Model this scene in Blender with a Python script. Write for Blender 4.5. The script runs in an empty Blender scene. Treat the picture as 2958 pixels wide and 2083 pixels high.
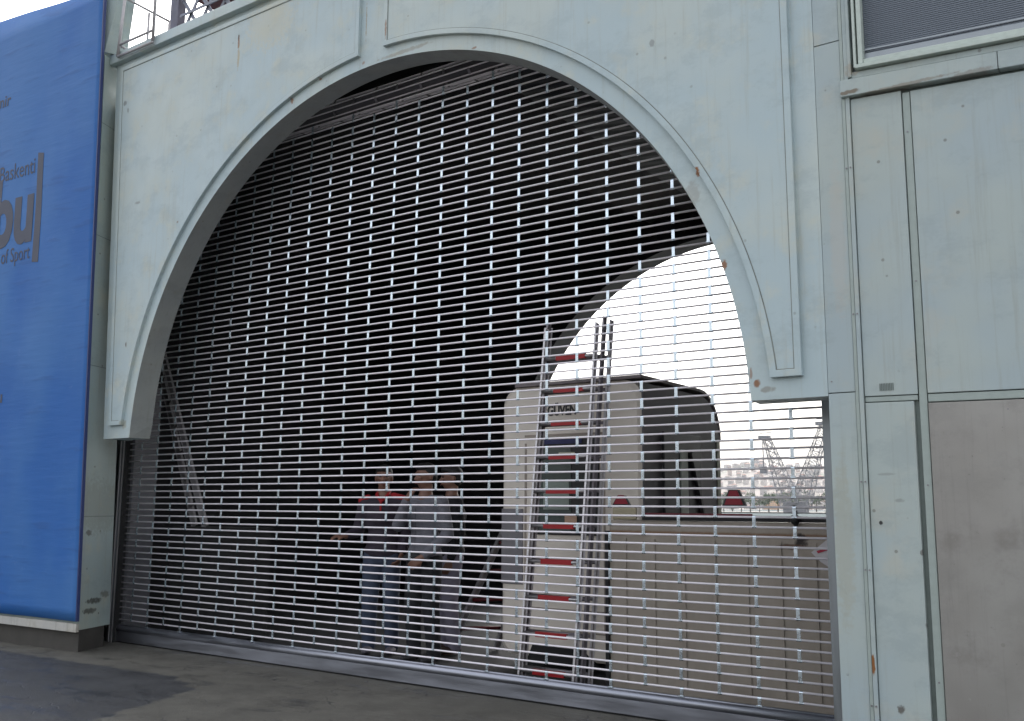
import bpy, bmesh, math, random
from mathutils import Vector, Matrix
random.seed(7)
PI = math.pi
SC = bpy.context.scene
COL = SC.collection

# ------------------------------------------------------------------ camera
cd = bpy.data.cameras.new("camera"); cam = bpy.data.objects.new("camera", cd); COL.objects.link(cam)
SC.camera = cam
PITCH, ROLL, YAW = 0.15026, 0.0067, -0.61296
fw = Vector((math.sin(YAW)*math.cos(PITCH), math.cos(YAW)*math.cos(PITCH), math.sin(PITCH)))
rt = Vector((math.cos(YAW), -math.sin(YAW), 0)); up = rt.cross(fw)
r2 = rt*math.cos(ROLL)+up*math.sin(ROLL); u2 = -rt*math.sin(ROLL)+up*math.cos(ROLL)
M = Matrix((r2, u2, -fw)).transposed().to_4x4(); M.translation = (8.7918, -5.9311, 1.3745)
cam.matrix_world = M
cd.sensor_width = 36; cd.lens = 33.896; cd.clip_start = 0.05; cd.clip_end = 12000
SC.render.resolution_x = 1024; SC.render.resolution_y = 721

# ------------------------------------------------------------------ sky, sun, exposure
w = bpy.data.worlds.new("World"); SC.world = w; w.use_nodes = True
nt = w.node_tree; bg = nt.nodes['Background']
sky = nt.nodes.new('ShaderNodeTexSky'); sky.sky_type = 'NISHITA'; sky.sun_disc = False
SUN_EL, SUN_AZ = math.radians(50), math.radians(-35)      # azimuth measured from +Y towards +X
sky.sun_elevation = SUN_EL; sky.sun_rotation = SUN_AZ
sky.air_density = 1.5; sky.dust_density = 6.0; sky.ozone_density = 1.0
hs = nt.nodes.new('ShaderNodeHueSaturation'); hs.inputs['Saturation'].default_value = 0.28
nt.links.new(sky.outputs[0], hs.inputs['Color']); nt.links.new(hs.outputs[0], bg.inputs['Color'])
bg.inputs['Strength'].default_value = 0.15
sd = bpy.data.lights.new("sun", 'SUN'); sun = bpy.data.objects.new("sun", sd); COL.objects.link(sun)
sd.energy = 0.5; sd.angle = math.radians(25); sd.color = (1, .97, .93)
sdir = Vector((math.sin(SUN_AZ)*math.cos(SUN_EL), math.cos(SUN_AZ)*math.cos(SUN_EL), math.sin(SUN_EL)))
sun.rotation_euler = sdir.to_track_quat('Z', 'Y').to_euler()
SC.view_settings.view_transform = 'Standard'; SC.view_settings.look = 'None'
SC.view_settings.gamma = 1; SC.view_settings.use_curve_mapping = False
SC.view_settings.exposure = 1.62
SC.render.engine = 'CYCLES'
SC.cycles.max_bounces = 6; SC.cycles.volume_bounces = 0

# ------------------------------------------------------------------ material helpers
def new_mat(name):
    m = bpy.data.materials.new(name); m.use_nodes = True
    return m, m.node_tree, m.node_tree.nodes['Principled BSDF']
def N(nt, t, **kw):
    n = nt.nodes.new(t)
    for k, v in kw.items(): setattr(n, k, v)
    return n
def mix(nt, fac, a, b, blend='MIX'):
    n = N(nt, 'ShaderNodeMix', data_type='RGBA', blend_type=blend)
    for s, v in ((n.inputs[0], fac), (n.inputs[6], a), (n.inputs[7], b)):
        if hasattr(v, 'is_output') or isinstance(v, bpy.types.NodeSocket): nt.links.new(v, s)
        else: s.default_value = (*v, 1) if isinstance(v, tuple) and len(v) == 3 else v
    return n.outputs[2]
def noise(nt, co, scale, detail=4, rough=.55, vec=(1, 1, 1)):
    mp = N(nt, 'ShaderNodeMapping'); mp.inputs['Scale'].default_value = vec
    nt.links.new(co, mp.inputs[0])
    n = N(nt, 'ShaderNodeTexNoise'); n.inputs['Scale'].default_value = scale
    n.inputs['Detail'].default_value = detail; n.inputs['Roughness'].default_value = rough
    nt.links.new(mp.outputs[0], n.inputs['Vector']); return n.outputs['Fac']
def ramp(nt, v, p0, p1, c0=0., c1=1.):
    n = N(nt, 'ShaderNodeMapRange'); n.interpolation_type = 'SMOOTHSTEP'
    n.inputs[1].default_value = p0; n.inputs[2].default_value = p1
    n.inputs[3].default_value = c0; n.inputs[4].default_value = c1
    nt.links.new(v, n.inputs[0]); return n.outputs[0]
def math_(nt, op, a, b=0.):
    n = N(nt, 'ShaderNodeMath', operation=op)
    for s, v in ((n.inputs[0], a), (n.inputs[1], b)):
        if isinstance(v, bpy.types.NodeSocket): nt.links.new(v, s)
        else: s.default_value = v
    return n.outputs[0]
def bump(nt, bsdf, h, strength, dist=.01):
    b = N(nt, 'ShaderNodeBump'); b.inputs['Strength'].default_value = strength; b.inputs['Distance'].default_value = dist
    nt.links.new(h, b.inputs['Height']); nt.links.new(b.outputs[0], bsdf.inputs['Normal'])
def position(nt): return N(nt, 'ShaderNodeNewGeometry').outputs['Position']

def plain(name, col, rough=.6, metal=0., var=.12, scale=12., bmp=.0, spec=.5):
    m, nt, b = new_mat(name); P = N(nt, 'ShaderNodeTexCoord').outputs['Object']
    f = noise(nt, P, scale)
    lo = tuple(c*(1-var) for c in col); hi = tuple(min(1, c*(1+var)) for c in col)
    nt.links.new(mix(nt, f, lo, hi), b.inputs['Base Color'])
    b.inputs['Roughness'].default_value = rough; b.inputs['Metallic'].default_value = metal
    b.inputs['Specular IOR Level'].default_value = spec
    if bmp: bump(nt, b, f, bmp)
    return m

def ellipse(nt, P, x, z, rx, rz, wob):
    """mask: 1 inside an ellipse of the wall (world x, z), with a ragged rim"""
    sx = N(nt, 'ShaderNodeSeparateXYZ'); nt.links.new(P, sx.inputs[0])
    a = math_(nt, 'DIVIDE', math_(nt, 'SUBTRACT', sx.outputs[0], x), rx)
    c = math_(nt, 'DIVIDE', math_(nt, 'SUBTRACT', sx.outputs[2], z), rz)
    d = math_(nt, 'ADD', math_(nt, 'MULTIPLY', a, a), math_(nt, 'MULTIPLY', c, c))
    d = math_(nt, 'ADD', d, math_(nt, 'MULTIPLY', math_(nt, 'SUBTRACT', wob, .5), 2.6))
    return ramp(nt, d, 1.15, .25)

def facade_mat(name, base, warm, cool, stains=(), dirt=.35, metal=0., rough=.5, drips=.35):
    m, nt, b = new_mat(name); P = position(nt)
    big = noise(nt, P, 1.1, 3, .6); mid = noise(nt, P, 4.5, 5, .62)
    col = mix(nt, ramp(nt, big, .38, .66), cool, base)
    col = mix(nt, ramp(nt, mid, .5, .75, 0, .75), col, warm)
    # run-off streaks down the sheet
    st = noise(nt, P, 3.2, 6, .7, (9, 9, .35))
    col = mix(nt, ramp(nt, st, .52, .76, 0, drips*1.25), col, tuple(c*.66 for c in warm))
    br = noise(nt, P, 2.6, 7, .75, (1, 1, 1.6)); col = mix(nt, ramp(nt, br, .36, .50, .32, 0), col, tuple(c*.74 for c in cool))
    # small brushed smears
    sm = noise(nt, P, 14, 4, .7, (1, 1, .3))
    col = mix(nt, ramp(nt, sm, .62, .8, 0, .28), col, tuple(c*.75 for c in base))
    # sparse chips and specks
    v = N(nt, 'ShaderNodeTexVoronoi'); v.inputs['Scale'].default_value = 7; v.inputs['Randomness'].default_value = 1
    nt.links.new(P, v.inputs['Vector'])
    ch = math_(nt, 'MULTIPLY', ramp(nt, v.outputs['Distance'], .085, .05), ramp(nt, mid, .44, .52))
    col = mix(nt, math_(nt, 'MULTIPLY', ch, dirt), col, (.13, .12, .10))
    wob = noise(nt, P, 30, 3, .6)
    for (x, z, rx, rz, c, k) in stains:
        e = ellipse(nt, P, x, z, rx, rz, wob)
        col = mix(nt, math_(nt, 'MULTIPLY', e, k), col, c)
    if metal > .3:
        for sc_, ve, lo_ in ((26, (1, 1, .5), .66), (60, (.4, 1, 1), .70), (9, (1, 1, 1), .64)):
            col = mix(nt, ramp(nt, noise(nt, P, sc_, 5, .75, ve), lo_, lo_+.1, 0, .35), col, (.46, .44, .43))
        col = mix(nt, ramp(nt, noise(nt, P, 18, 4, .7), .66, .72, 0, .5), col, (.12, .11, .10))
    nt.links.new(col, b.inputs['Base Color'])
    b.inputs['Metallic'].default_value = metal
    nt.links.new(ramp(nt, mid, .3, .7, rough-.1, rough+.12), b.inputs['Roughness'])
    h = math_(nt, 'ADD', noise(nt, P, 2.2, 2, .5), math_(nt, 'MULTIPLY', mid, .12))
    bump(nt, b, h, .35, .02)
    return m

RUST = (.23, .085, .02); DARK = (.05, .045, .04); OCH = (.42, .28, .09)
skin_st = [(1.863, 5.66, .012, .035, DARK, .95), (1.868, 5.60, .016, .08, RUST, .8), (1.872, 5.47, .018, .14, OCH, .5),
           (2.6, 4.87, .02, .03, RUST, .8), (6.735, 2.10, .022, .028, RUST, .9), (6.70, 2.16, .010, .04, RUST, .6), (6.8, 2.06, .05, .02, (.2, .17, .13), .6),
           (6.545, 2.84, .03, .035, RUST, .9), (6.40, 3.46, .022, .03, RUST, 1.), (6.35, 3.33, .06, .09, (.27, .26, .24), .5),
           (.10, 5.45, .035, .03, (.15, .15, .14), .7), (.16, 5.36, .02, .03, (.15, .15, .14), .6),
           (.44, 4.33, .05, .015, (.2, .2, .19), .6), (3.72, 5.2, .012, .10, RUST, .7), (3.45, 4.99, .02, .02, RUST, .6),
           (3.9, 4.97, .3, .02, (.25, .2, .14), .5), (6.1, 4.4, .02, .03, (.2, .2, .2), .6), (5.7, 4.9, .02, .03, (.2, .2, .2), .6),
           (4.9, 5.3, .012, .04, (.15, .15, .15), .8), (.40, 2.9, .015, .03, (.12, .09, .07), .8), (.42, 2.13, .04, .05, (.3, .26, .16), .5),
           (2.3, 5.7, .35, .3, (.53, .5, .38), .5), (3.47, 5.35, .008, .18, (.3, .2, .1), .6), (2.95, 4.98, .02, .012, RUST, .7), (4.6, 4.80, .03, .01, RUST, .7), (5.2, 4.48, .02, .02, RUST, .6), (1.1, 4.02, .02, .015, (.2, .12, .07), .7)]
M_skin = facade_mat('pale_painted_steel', (.475, .535, .52), (.535, .55, .48), (.42, .51, .54), skin_st)
right_st = [(7.40, 1.30, .012, .012, (.03, .03, .03), 1.), (7.327, .56, .010, .06, RUST, 1.), (7.453, .35, .022, .025, (.10, .09, .08), .9),
            (7.60, 1.15, .012, .018, (.12, .11, .1), .8), (7.61, .78, .015, .02, (.12, .11, .1), .8), (7.62, .72, .02, .01, (.12, .11, .1), .8),
            (7.615, .60, .008, .01, (.12, .11, .1), .8), (7.50, 1.42, .03, .012, (.25, .27, .26), .7), (7.44, 1.56, .05, .008, (.25, .27, .26), .6),
            (7.63, 3.71, .3, .012, (.22, .19, .15), .7), (8.0, 3.69, .12, .018, (.2, .17, .14), .6), (7.37, 3.88, .05, .05, (.33, .26, .18), .5),
            (7.35, 3.74, .06, .016, (.16, .12, .08), .9), (7.2, 1.2, .06, .5, (.36, .35, .28), .45), (7.24, 2.9, .05, .5, (.45, .42, .38), .35)]
M_right = facade_mat('weathered_cladding_paint', (.395, .45, .437), (.44, .452, .405), (.36, .43, .455), right_st, dirt=.6)
M_pier = facade_mat('grey_green_pier_paint', (.36, .42, .39), (.42, .43, .36), (.33, .40, .40),
                    [(-.02, 1.35, .2, .3, (.25, .27, .23), .5), (.02, .45, .05, .03, (.06, .06, .05), .9), (.05, .36, .05, .03, (.06, .06, .05), .8),
                     (-.05, .5, .03, .04, (.12, .12, .1), .7), (.04, 1.1, .02, .03, (.1, .1, .09), .8)], dirt=.8)
M_steel = facade_mat('brushed_stainless_sheet', (.30, .285, .27), (.225, .21, .195), (.33, .32, .305), dirt=.3, metal=.45, rough=.42, drips=.2)
M_trim = plain('weathered_trim_grey', (.33, .38, .36), .5, .1, .15, 20)
M_chan = plain('dark_grey_green_channel', (.16, .19, .18), .45, .2, .2, 25)
M_soffit = facade_mat('skin_paint_shaded', (.27, .285, .27), (.24, .235, .21), (.23, .25, .25), dirt=.5)  # darker copy of the wall paint: soffit shade put into the colour
M_grime_shadow = plain('grey_grime_and_shadow', (.22, .235, .22), .9, 0, .5, 8)
M_lip = plain('pale_bead_paint', (.48, .54, .50), .5, 0, .18, 22)
M_black = plain('black_gap', (.012, .012, .013), .8)

def metal_mat(name, col, rough, var=.2, streak=(1, 1, 1), scale=30, bmp=.0, metal=1.):
    m, nt, b = new_mat(name); P = N(nt, 'ShaderNodeTexCoord').outputs['Object']
    f = noise(nt, P, scale, 4, .6, streak)
    nt.links.new(mix(nt, f, tuple(c*(1-var) for c in col), tuple(min(1, c*(1+var)) for c in col)), b.inputs['Base Color'])
    b.inputs['Metallic'].default_value = metal
    nt.links.new(ramp(nt, f, .3, .7, rough-.08, rough+.1), b.inputs['Roughness'])
    if bmp: bump(nt, b, f, bmp, .003)
    return m
M_rod = metal_mat('galvanised_rod', (.84, .79, .84), .42, .14, (1, 1, 1), 12, metal=.25)
M_link = metal_mat('polished_link_plate', (.64, .71, .78), .27, .2)
M_tarn2 = plain('dull_drum_grey', (.07, .065, .075), .6)
M_bar = metal_mat('dull_aluminium_bar', (.33, .34, .39), .42, .3, (.6, 6, 6), 3)
M_rail = metal_mat('grey_guide_rail', (.27, .29, .31), .45, .25, (5, 5, .4), 6)
M_alu = metal_mat('worn_aluminium', (.60, .58, .60), .42, .15)
M_aludark = metal_mat('dull_dark_aluminium', (.27, .25, .27), .5, .2)
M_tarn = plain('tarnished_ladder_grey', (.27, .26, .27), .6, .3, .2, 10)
M_red = plain('red_rung_grip', (.36, .012, .018), .45)

# ground materials
def ground_mat(name, lo, hi, patches, rough=.75):
    m, nt, b = new_mat(name); P = position(nt)
    f = noise(nt, P, 3, 8, .65); g = noise(nt, P, 60, 3, .7); p = noise(nt, P, 1.3, 5, .7, (1, 2.2, 1))
    col = mix(nt, ramp(nt, f, .3, .7), lo, hi)
    col = mix(nt, ramp(nt, g, .4, .75, 0, .45), col, tuple(c*.55 for c in lo))
    col = mix(nt, ramp(nt, p, .60, .68, 0, .55), col, patches)
    nt.links.new(col, b.inputs['Base Color'])
    nt.links.new(ramp(nt, p, .45, .7, rough, rough-.38), b.inputs['Roughness'])
    bump(nt, b, g, .45, .006); return m
def ground_main():
    m, nt, b = new_mat('damp_concrete_and_asphalt'); P = position(nt)
    f = noise(nt, P, 3, 8, .65); g = noise(nt, P, 90, 3, .75); p = noise(nt, P, 1.6, 6, .7, (1, 2.4, 1)); q = noise(nt, P, 7, 6, .7)
    con = mix(nt, ramp(nt, f, .3, .7), (.064, .060, .050), (.102, .096, .081))
    con = mix(nt, ramp(nt, g, .42, .72, 0, .55), con, (.05, .05, .045))
    con = mix(nt, ramp(nt, p, .57, .64, 0, .6), con, (.040, .040, .038))
    con = mix(nt, ramp(nt, q, .62, .70, 0, .5), con, (.045, .043, .04))
    cr = N(nt, 'ShaderNodeTexVoronoi', feature='DISTANCE_TO_EDGE'); cr.inputs['Scale'].default_value = .8
    wv_ = N(nt, 'ShaderNodeVectorMath', operation='ADD'); nt.links.new(P, wv_.inputs[0]); nn = N(nt, 'ShaderNodeTexNoise'); nn.inputs['Scale'].default_value = 3
    nt.links.new(P, nn.inputs['Vector']); nt.links.new(nn.outputs['Color'], wv_.inputs[1]); nt.links.new(wv_.outputs[0], cr.inputs['Vector'])
    crk = math_(nt, 'MULTIPLY', ramp(nt, cr.outputs[0], .010, .004), ramp(nt, p, .45, .55))
    con = mix(nt, math_(nt, 'MULTIPLY', crk, .7), con, (.02, .02, .02))
    asp = mix(nt, ramp(nt, f, .3, .7), (.020, .021, .024), (.034, .036, .040))
    asp = mix(nt, ramp(nt, g, .5, .75, 0, .4), asp, (.085, .085, .085)); asp = mix(nt, ramp(nt, q, .66, .74, 0, .4), asp, (.09, .09, .085))
    sx = N(nt, 'ShaderNodeSeparateXYZ'); nt.links.new(P, sx.inputs[0]); X, Y = sx.outputs[0], sx.outputs[1]
    n1 = noise(nt, P, 5, 5, .65); n1 = math_(nt, 'MULTIPLY', math_(nt, 'SUBTRACT', n1, .5), .30)
    d1 = math_(nt, 'SUBTRACT', math_(nt, 'ADD', math_(nt, 'MULTIPLY', X, .055), -.97), Y)
    d2 = math_(nt, 'SUBTRACT', math_(nt, 'ADD', math_(nt, 'MULTIPLY', Y, -.36), 2.12), X)
    d3 = math_(nt, 'SUBTRACT', 1.02, math_(nt, 'ADD', math_(nt, 'MULTIPLY', X, .37), math_(nt, 'MULTIPLY', Y, .93)))
    d3 = math_(nt, 'MULTIPLY', math_(nt, 'ADD', d3, -1.12), 1.0)
    d = math_(nt, 'MINIMUM', math_(nt, 'MINIMUM', d1, d2), math_(nt, 'ADD', d3, .0))
    msk = ramp(nt, math_(nt, 'ADD', d, n1), -.02, .035)
    nt.links.new(mix(nt, msk, con, asp), b.inputs['Base Color'])
    rg = math_(nt, 'SUBTRACT', ramp(nt, p, .45, .7, .8, .42), math_(nt, 'MULTIPLY', msk, .12)); nt.links.new(rg, b.inputs['Roughness'])
    bump(nt, b, math_(nt, 'SUBTRACT', g, math_(nt, 'MULTIPLY', crk, .8)), .6, .006); return m
M_conc = ground_main()
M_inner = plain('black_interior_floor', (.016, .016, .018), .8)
M_plinth = plain('dark_concrete_plinth', (.055, .05, .045), .8, 0, .35, 9, .3)

# ------------------------------------------------------------------ mesh helpers
def link(o): COL.objects.link(o); return o
def obj(name, bm, mat, parent=None, smooth=False):
    me = bpy.data.meshes.new(name); bm.to_mesh(me); bm.free()
    if smooth:
        for p in me.polygons: p.use_smooth = True
    mats = mat if isinstance(mat, (list, tuple)) else [mat]
    for m in mats: me.materials.append(m)
    o = link(bpy.data.objects.new(name, me))
    if parent: o.parent = parent
    return o
def tag(o, label=None, cat=None, group=None, kind=None):
    if label: o['label'] = label
    if cat: o['category'] = cat
    if group: o['group'] = group
    if kind: o['kind'] = kind
    return o
def thing(name, label, cat, loc=(0, 0, 0), group=None):
    o = link(bpy.data.objects.new(name, None)); o.location = loc; o.empty_display_size = .2
    return tag(o, label, cat, group)
def nb(): return bmesh.new()
def box(bm, x0, x1, y0, y1, z0, z1, bev=0., off=(0, 0, 0)):
    ox, oy, oz = off
    v = [bm.verts.new((x-ox, y-oy, z-oz)) for x in (x0, x1) for y in (y0, y1) for z in (z0, z1)]
    F = [(0, 1, 3, 2), (4, 6, 7, 5), (0, 4, 5, 1), (2, 3, 7, 6), (0, 2, 6, 4), (1, 5, 7, 3)]
    fs = [bm.faces.new([v[i] for i in f]) for f in F]
    if bev:
        es = {e for f in fs for e in f.edges}
        bmesh.ops.bevel(bm, geom=list(es), offset=bev, segments=2, affect='EDGES', profile=.5)
    return bm
def tube(bm, a, b, r0, r1=None, n=12, caps=True):
    a = Vector(a); b = Vector(b); r1 = r0 if r1 is None else r1
    d = (b-a).normalized(); t = Vector((0, 0, 1)) if abs(d.z) < .9 else Vector((1, 0, 0))
    e = d.cross(t).normalized(); f = d.cross(e)
    A = [bm.verts.new(a+(e*math.cos(2*PI*i/n)+f*math.sin(2*PI*i/n))*r0) for i in range(n)]
    B = [bm.verts.new(b+(e*math.cos(2*PI*i/n)+f*math.sin(2*PI*i/n))*r1) for i in range(n)]
    for i in range(n): bm.faces.new((A[i], A[(i+1) % n], B[(i+1) % n], B[i]))
    if caps: bm.faces.new(A[::-1]); bm.faces.new(B)
def beam(bm, a, b, wx, wy, side=Vector((1, 0, 0))):
    """rectangular bar from a to b, wx across 'side', wy across the other"""
    a = Vector(a); b = Vector(b); d = (b-a).normalized(); s = (side-d*side.dot(d)).normalized(); t = d.cross(s)
    q = [(-1, -1), (1, -1), (1, 1), (-1, 1)]
    A = [bm.verts.new(a+s*i*wx/2+t*j*wy/2) for i, j in q]; B = [bm.verts.new(b+s*i*wx/2+t*j*wy/2) for i, j in q]
    for i in range(4): bm.faces.new((A[i], A[(i+1) % 4], B[(i+1) % 4], B[i]))
    bm.faces.new(A[::-1]); bm.faces.new(B)
def prism(bm, pts, z0, z1, lean=0.):
    """footprint polygon extruded in z; top shifts in x by lean*z"""
    A = [bm.verts.new((x+lean*z0, y, z0)) for x, y in pts]; B = [bm.verts.new((x+lean*z1, y, z1)) for x, y in pts]
    n = len(pts)
    for i in range(n): bm.faces.new((A[i], A[(i+1) % n], B[(i+1) % n], B[i]))
    bm.faces.new(A[::-1]); bm.faces.new(B)
def wall_poly(bm, pts, y0, y1):
    """outline in (x, z) extruded from y0 to y1"""
    A = [bm.verts.new((x, y0, z)) for x, z in pts]; B = [bm.verts.new((x, y1, z)) for x, z in pts]
    n = len(pts)
    for i in range(n): bm.faces.new((A[i], B[i], B[(i+1) % n], A[(i+1) % n]))
    bm.faces.new(A); bm.faces.new(B[::-1])
def fix(bm): bmesh.ops.recalc_face_normals(bm, faces=bm.faces); return bm

def arch_ring(bm, inner, outer, y0, y1, y1i=None, closed_ends=True, yf=None):
    """plate between matching inner and outer point lists (x,z)"""
    y1i = y1 if y1i is None else y1i
    fi = [bm.verts.new((x, y0, z)) for x, z in inner]; fo = [bm.verts.new((x, y0, z)) for x, z in outer]
    bi = [bm.verts.new((x, y1, z)) for x, z in (yf or inner)]; bo = [bm.verts.new((x, y1, z)) for x, z in outer]
    for i in range(len(inner)-1):
        bm.faces.new((fi[i], fi[i+1], fo[i+1], fo[i])); bm.faces.new((bi[i+1], bi[i], bo[i], bo[i+1]))
        bm.faces.new((fi[i+1], fi[i], bi[i], bi[i+1])); bm.faces.new((fo[i], fo[i+1], bo[i+1], bo[i]))
    for k in (0, -1): bm.faces.new((fi[k], fo[k], bo[k], bi[k]))
def ray_to_rect(cx, cz, th, xl, xr, zt):
    c, s = math.cos(th), math.sin(th); t = 1e9
    if s > 1e-6: t = (zt-cz)/s
    if c > 1e-6: t = min(t, (xr(cz+t*s if t < 1e8 else cz)-cx)/c)
    if c < -1e-6: t = min(t, (xl(cz)-cx)/c)
    x, z = cx+t*c, cz+t*s
    return x, z
def band(path, w, d, y, bm, closed=False):
    """raised bead following a path (x,z): w wide, standing d proud of plane y (towards -y)"""
    n = len(path); P = [Vector((x, z)) for x, z in path]; ring = []
    for i in range(n):
        a = P[(i-1) % n] if (closed or i > 0) else P[i]; b = P[(i+1) % n] if (closed or i < n-1) else P[i]
        if (b-a).length < 1e-6: b = P[min(i+1, n-1)]
        d1 = (P[i]-a).normalized() if (P[i]-a).length > 1e-6 else (b-P[i]).normalized()
        d2 = (b-P[i]).normalized() if (b-P[i]).length > 1e-6 else d1
        n1 = Vector((-d1.y, d1.x)); n2 = Vector((-d2.y, d2.x)); m = (n1+n2)
        m = m/max(m.dot(n1), .35) if m.length > 1e-6 else n1
        q = []
        for s, yy in ((-.5, y), (-.5, y-d*.85), (-.42, y-d), (.42, y-d), (.5, y-d*.85), (.5, y)):
            v = P[i]+m*s*w; q.append(bm.verts.new((v.x, yy, v.y)))
        ring.append(q)
    rng = range(n) if closed else range(n-1)
    for i in rng:
        A, B = ring[i], ring[(i+1) % n]
        for j in range(5): bm.faces.new((A[j], B[j], B[j+1], A[j+1]))

# ------------------------------------------------------------------ ground, water
bm = nb()
for a in ((-60, 60, -80, 14),):
    v = [bm.verts.new(p) for p in ((a[0], a[2], 0), (a[1], a[2], 0), (a[1], a[3], 0), (a[0], a[3], 0))]; bm.faces.new(v)
    v2 = [bm.verts.new(p) for p in ((a[0], a[3], -2.5), (a[1], a[3], -2.5))]; bm.faces.new((v[3], v[2], v2[1], v2[0]))
tag(obj('ground', bm, M_conc), kind='structure')
bm = nb(); v = [bm.verts.new(p) for p in ((-1.9, .75, .004), (9, .75, .004), (9, 5.7, .004), (-1.9, 5.7, .004))]; bm.faces.new(v)
tag(obj('passage_floor', bm, M_inner), kind='structure')
m, n_, b = new_mat('harbour_water'); P = position(n_)
b.inputs['Base Color'].default_value = (.03, .05, .055, 1); b.inputs['Roughness'].default_value = .9; b.inputs['Specular IOR Level'].default_value = .15
bump(n_, b, noise(n_, P, .5, 5, .6, (1, 3, 1)), .3, .3)
bm = nb(); v = [bm.verts.new(p) for p in ((-5000, 14, -1.6), (2900, 14, -1.6), (2900, 4300, -1.6), (-5000, 4300, -1.6))]; bm.faces.new(v)
tag(obj('water', bm, m), kind='structure')

# ------------------------------------------------------------------ arch wall over the gate
ACX, ACZ, AR = 3.605, 1.853, 3.094
SB = 2.0                        # underside of the arch skin
SY0, SY1 = -.50, -.275
ST = 6.0
xl = lambda z: .09-.0586*(z-2.0)
xr = lambda z: 7.147
arch = thing('arch_wall', 'pale green painted steel wall with a wide round arch over the grille gate', 'arch wall', (3.6, SY0, 2))
def loc_bm(bm, o):              # move world-space mesh into the frame of its thing
    bmesh.ops.translate(bm, vec=-Vector(o.location), verts=bm.verts); return bm
t0 = math.asin((SB-ACZ)/AR)
ths = [t0+(PI-2*t0)*i/120 for i in range(121)]
extra = [math.atan2(ST-ACZ, 7.147-ACX), math.atan2(ST-ACZ, xl(ST)-ACX)]
ths = sorted(ths+extra)
inner = [(ACX+AR*math.cos(t), ACZ+AR*math.sin(t)) for t in ths]
BCX, BCZ, BR = 3.57, 1.925, 3.035
back = [(BCX+BR*math.cos(t), BCZ+BR*math.sin(t)) for t in ths]
back[0] = (BCX+math.sqrt(BR**2-(SB-BCZ)**2)+.06, SB); back[-1] = (ACX-AR*math.cos(t0), SB)
def outer_pt(t):
    c, s = math.cos(t), math.sin(t)
    tz = (ST-ACZ)/s if s > 1e-3 else 1e9
    if c > 0: tx = (7.147-ACX)/c if c > 1e-3 else 1e9
    else:
        # left edge leans: x = .09-.0586*(z-2)
        tx = (.09-.0586*(ACZ-2.0)-ACX)/(c+.0586*s) if c+.0586*s < -1e-3 else 1e9
    k = min(tx, tz); return (ACX+k*c, ACZ+k*s)
outer = [outer_pt(t) for t in ths]
outer[0] = (7.147, SB); outer[-1] = (xl(SB), SB)
bm = nb(); arch_ring(bm, inner, outer, SY0, SY1, yf=back); fix(bm)
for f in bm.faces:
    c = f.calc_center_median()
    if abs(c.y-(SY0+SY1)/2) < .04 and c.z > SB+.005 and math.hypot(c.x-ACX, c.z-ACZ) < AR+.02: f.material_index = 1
obj('wall_skin', loc_bm(bm, arch), [M_skin, M_soffit], arch)
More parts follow.
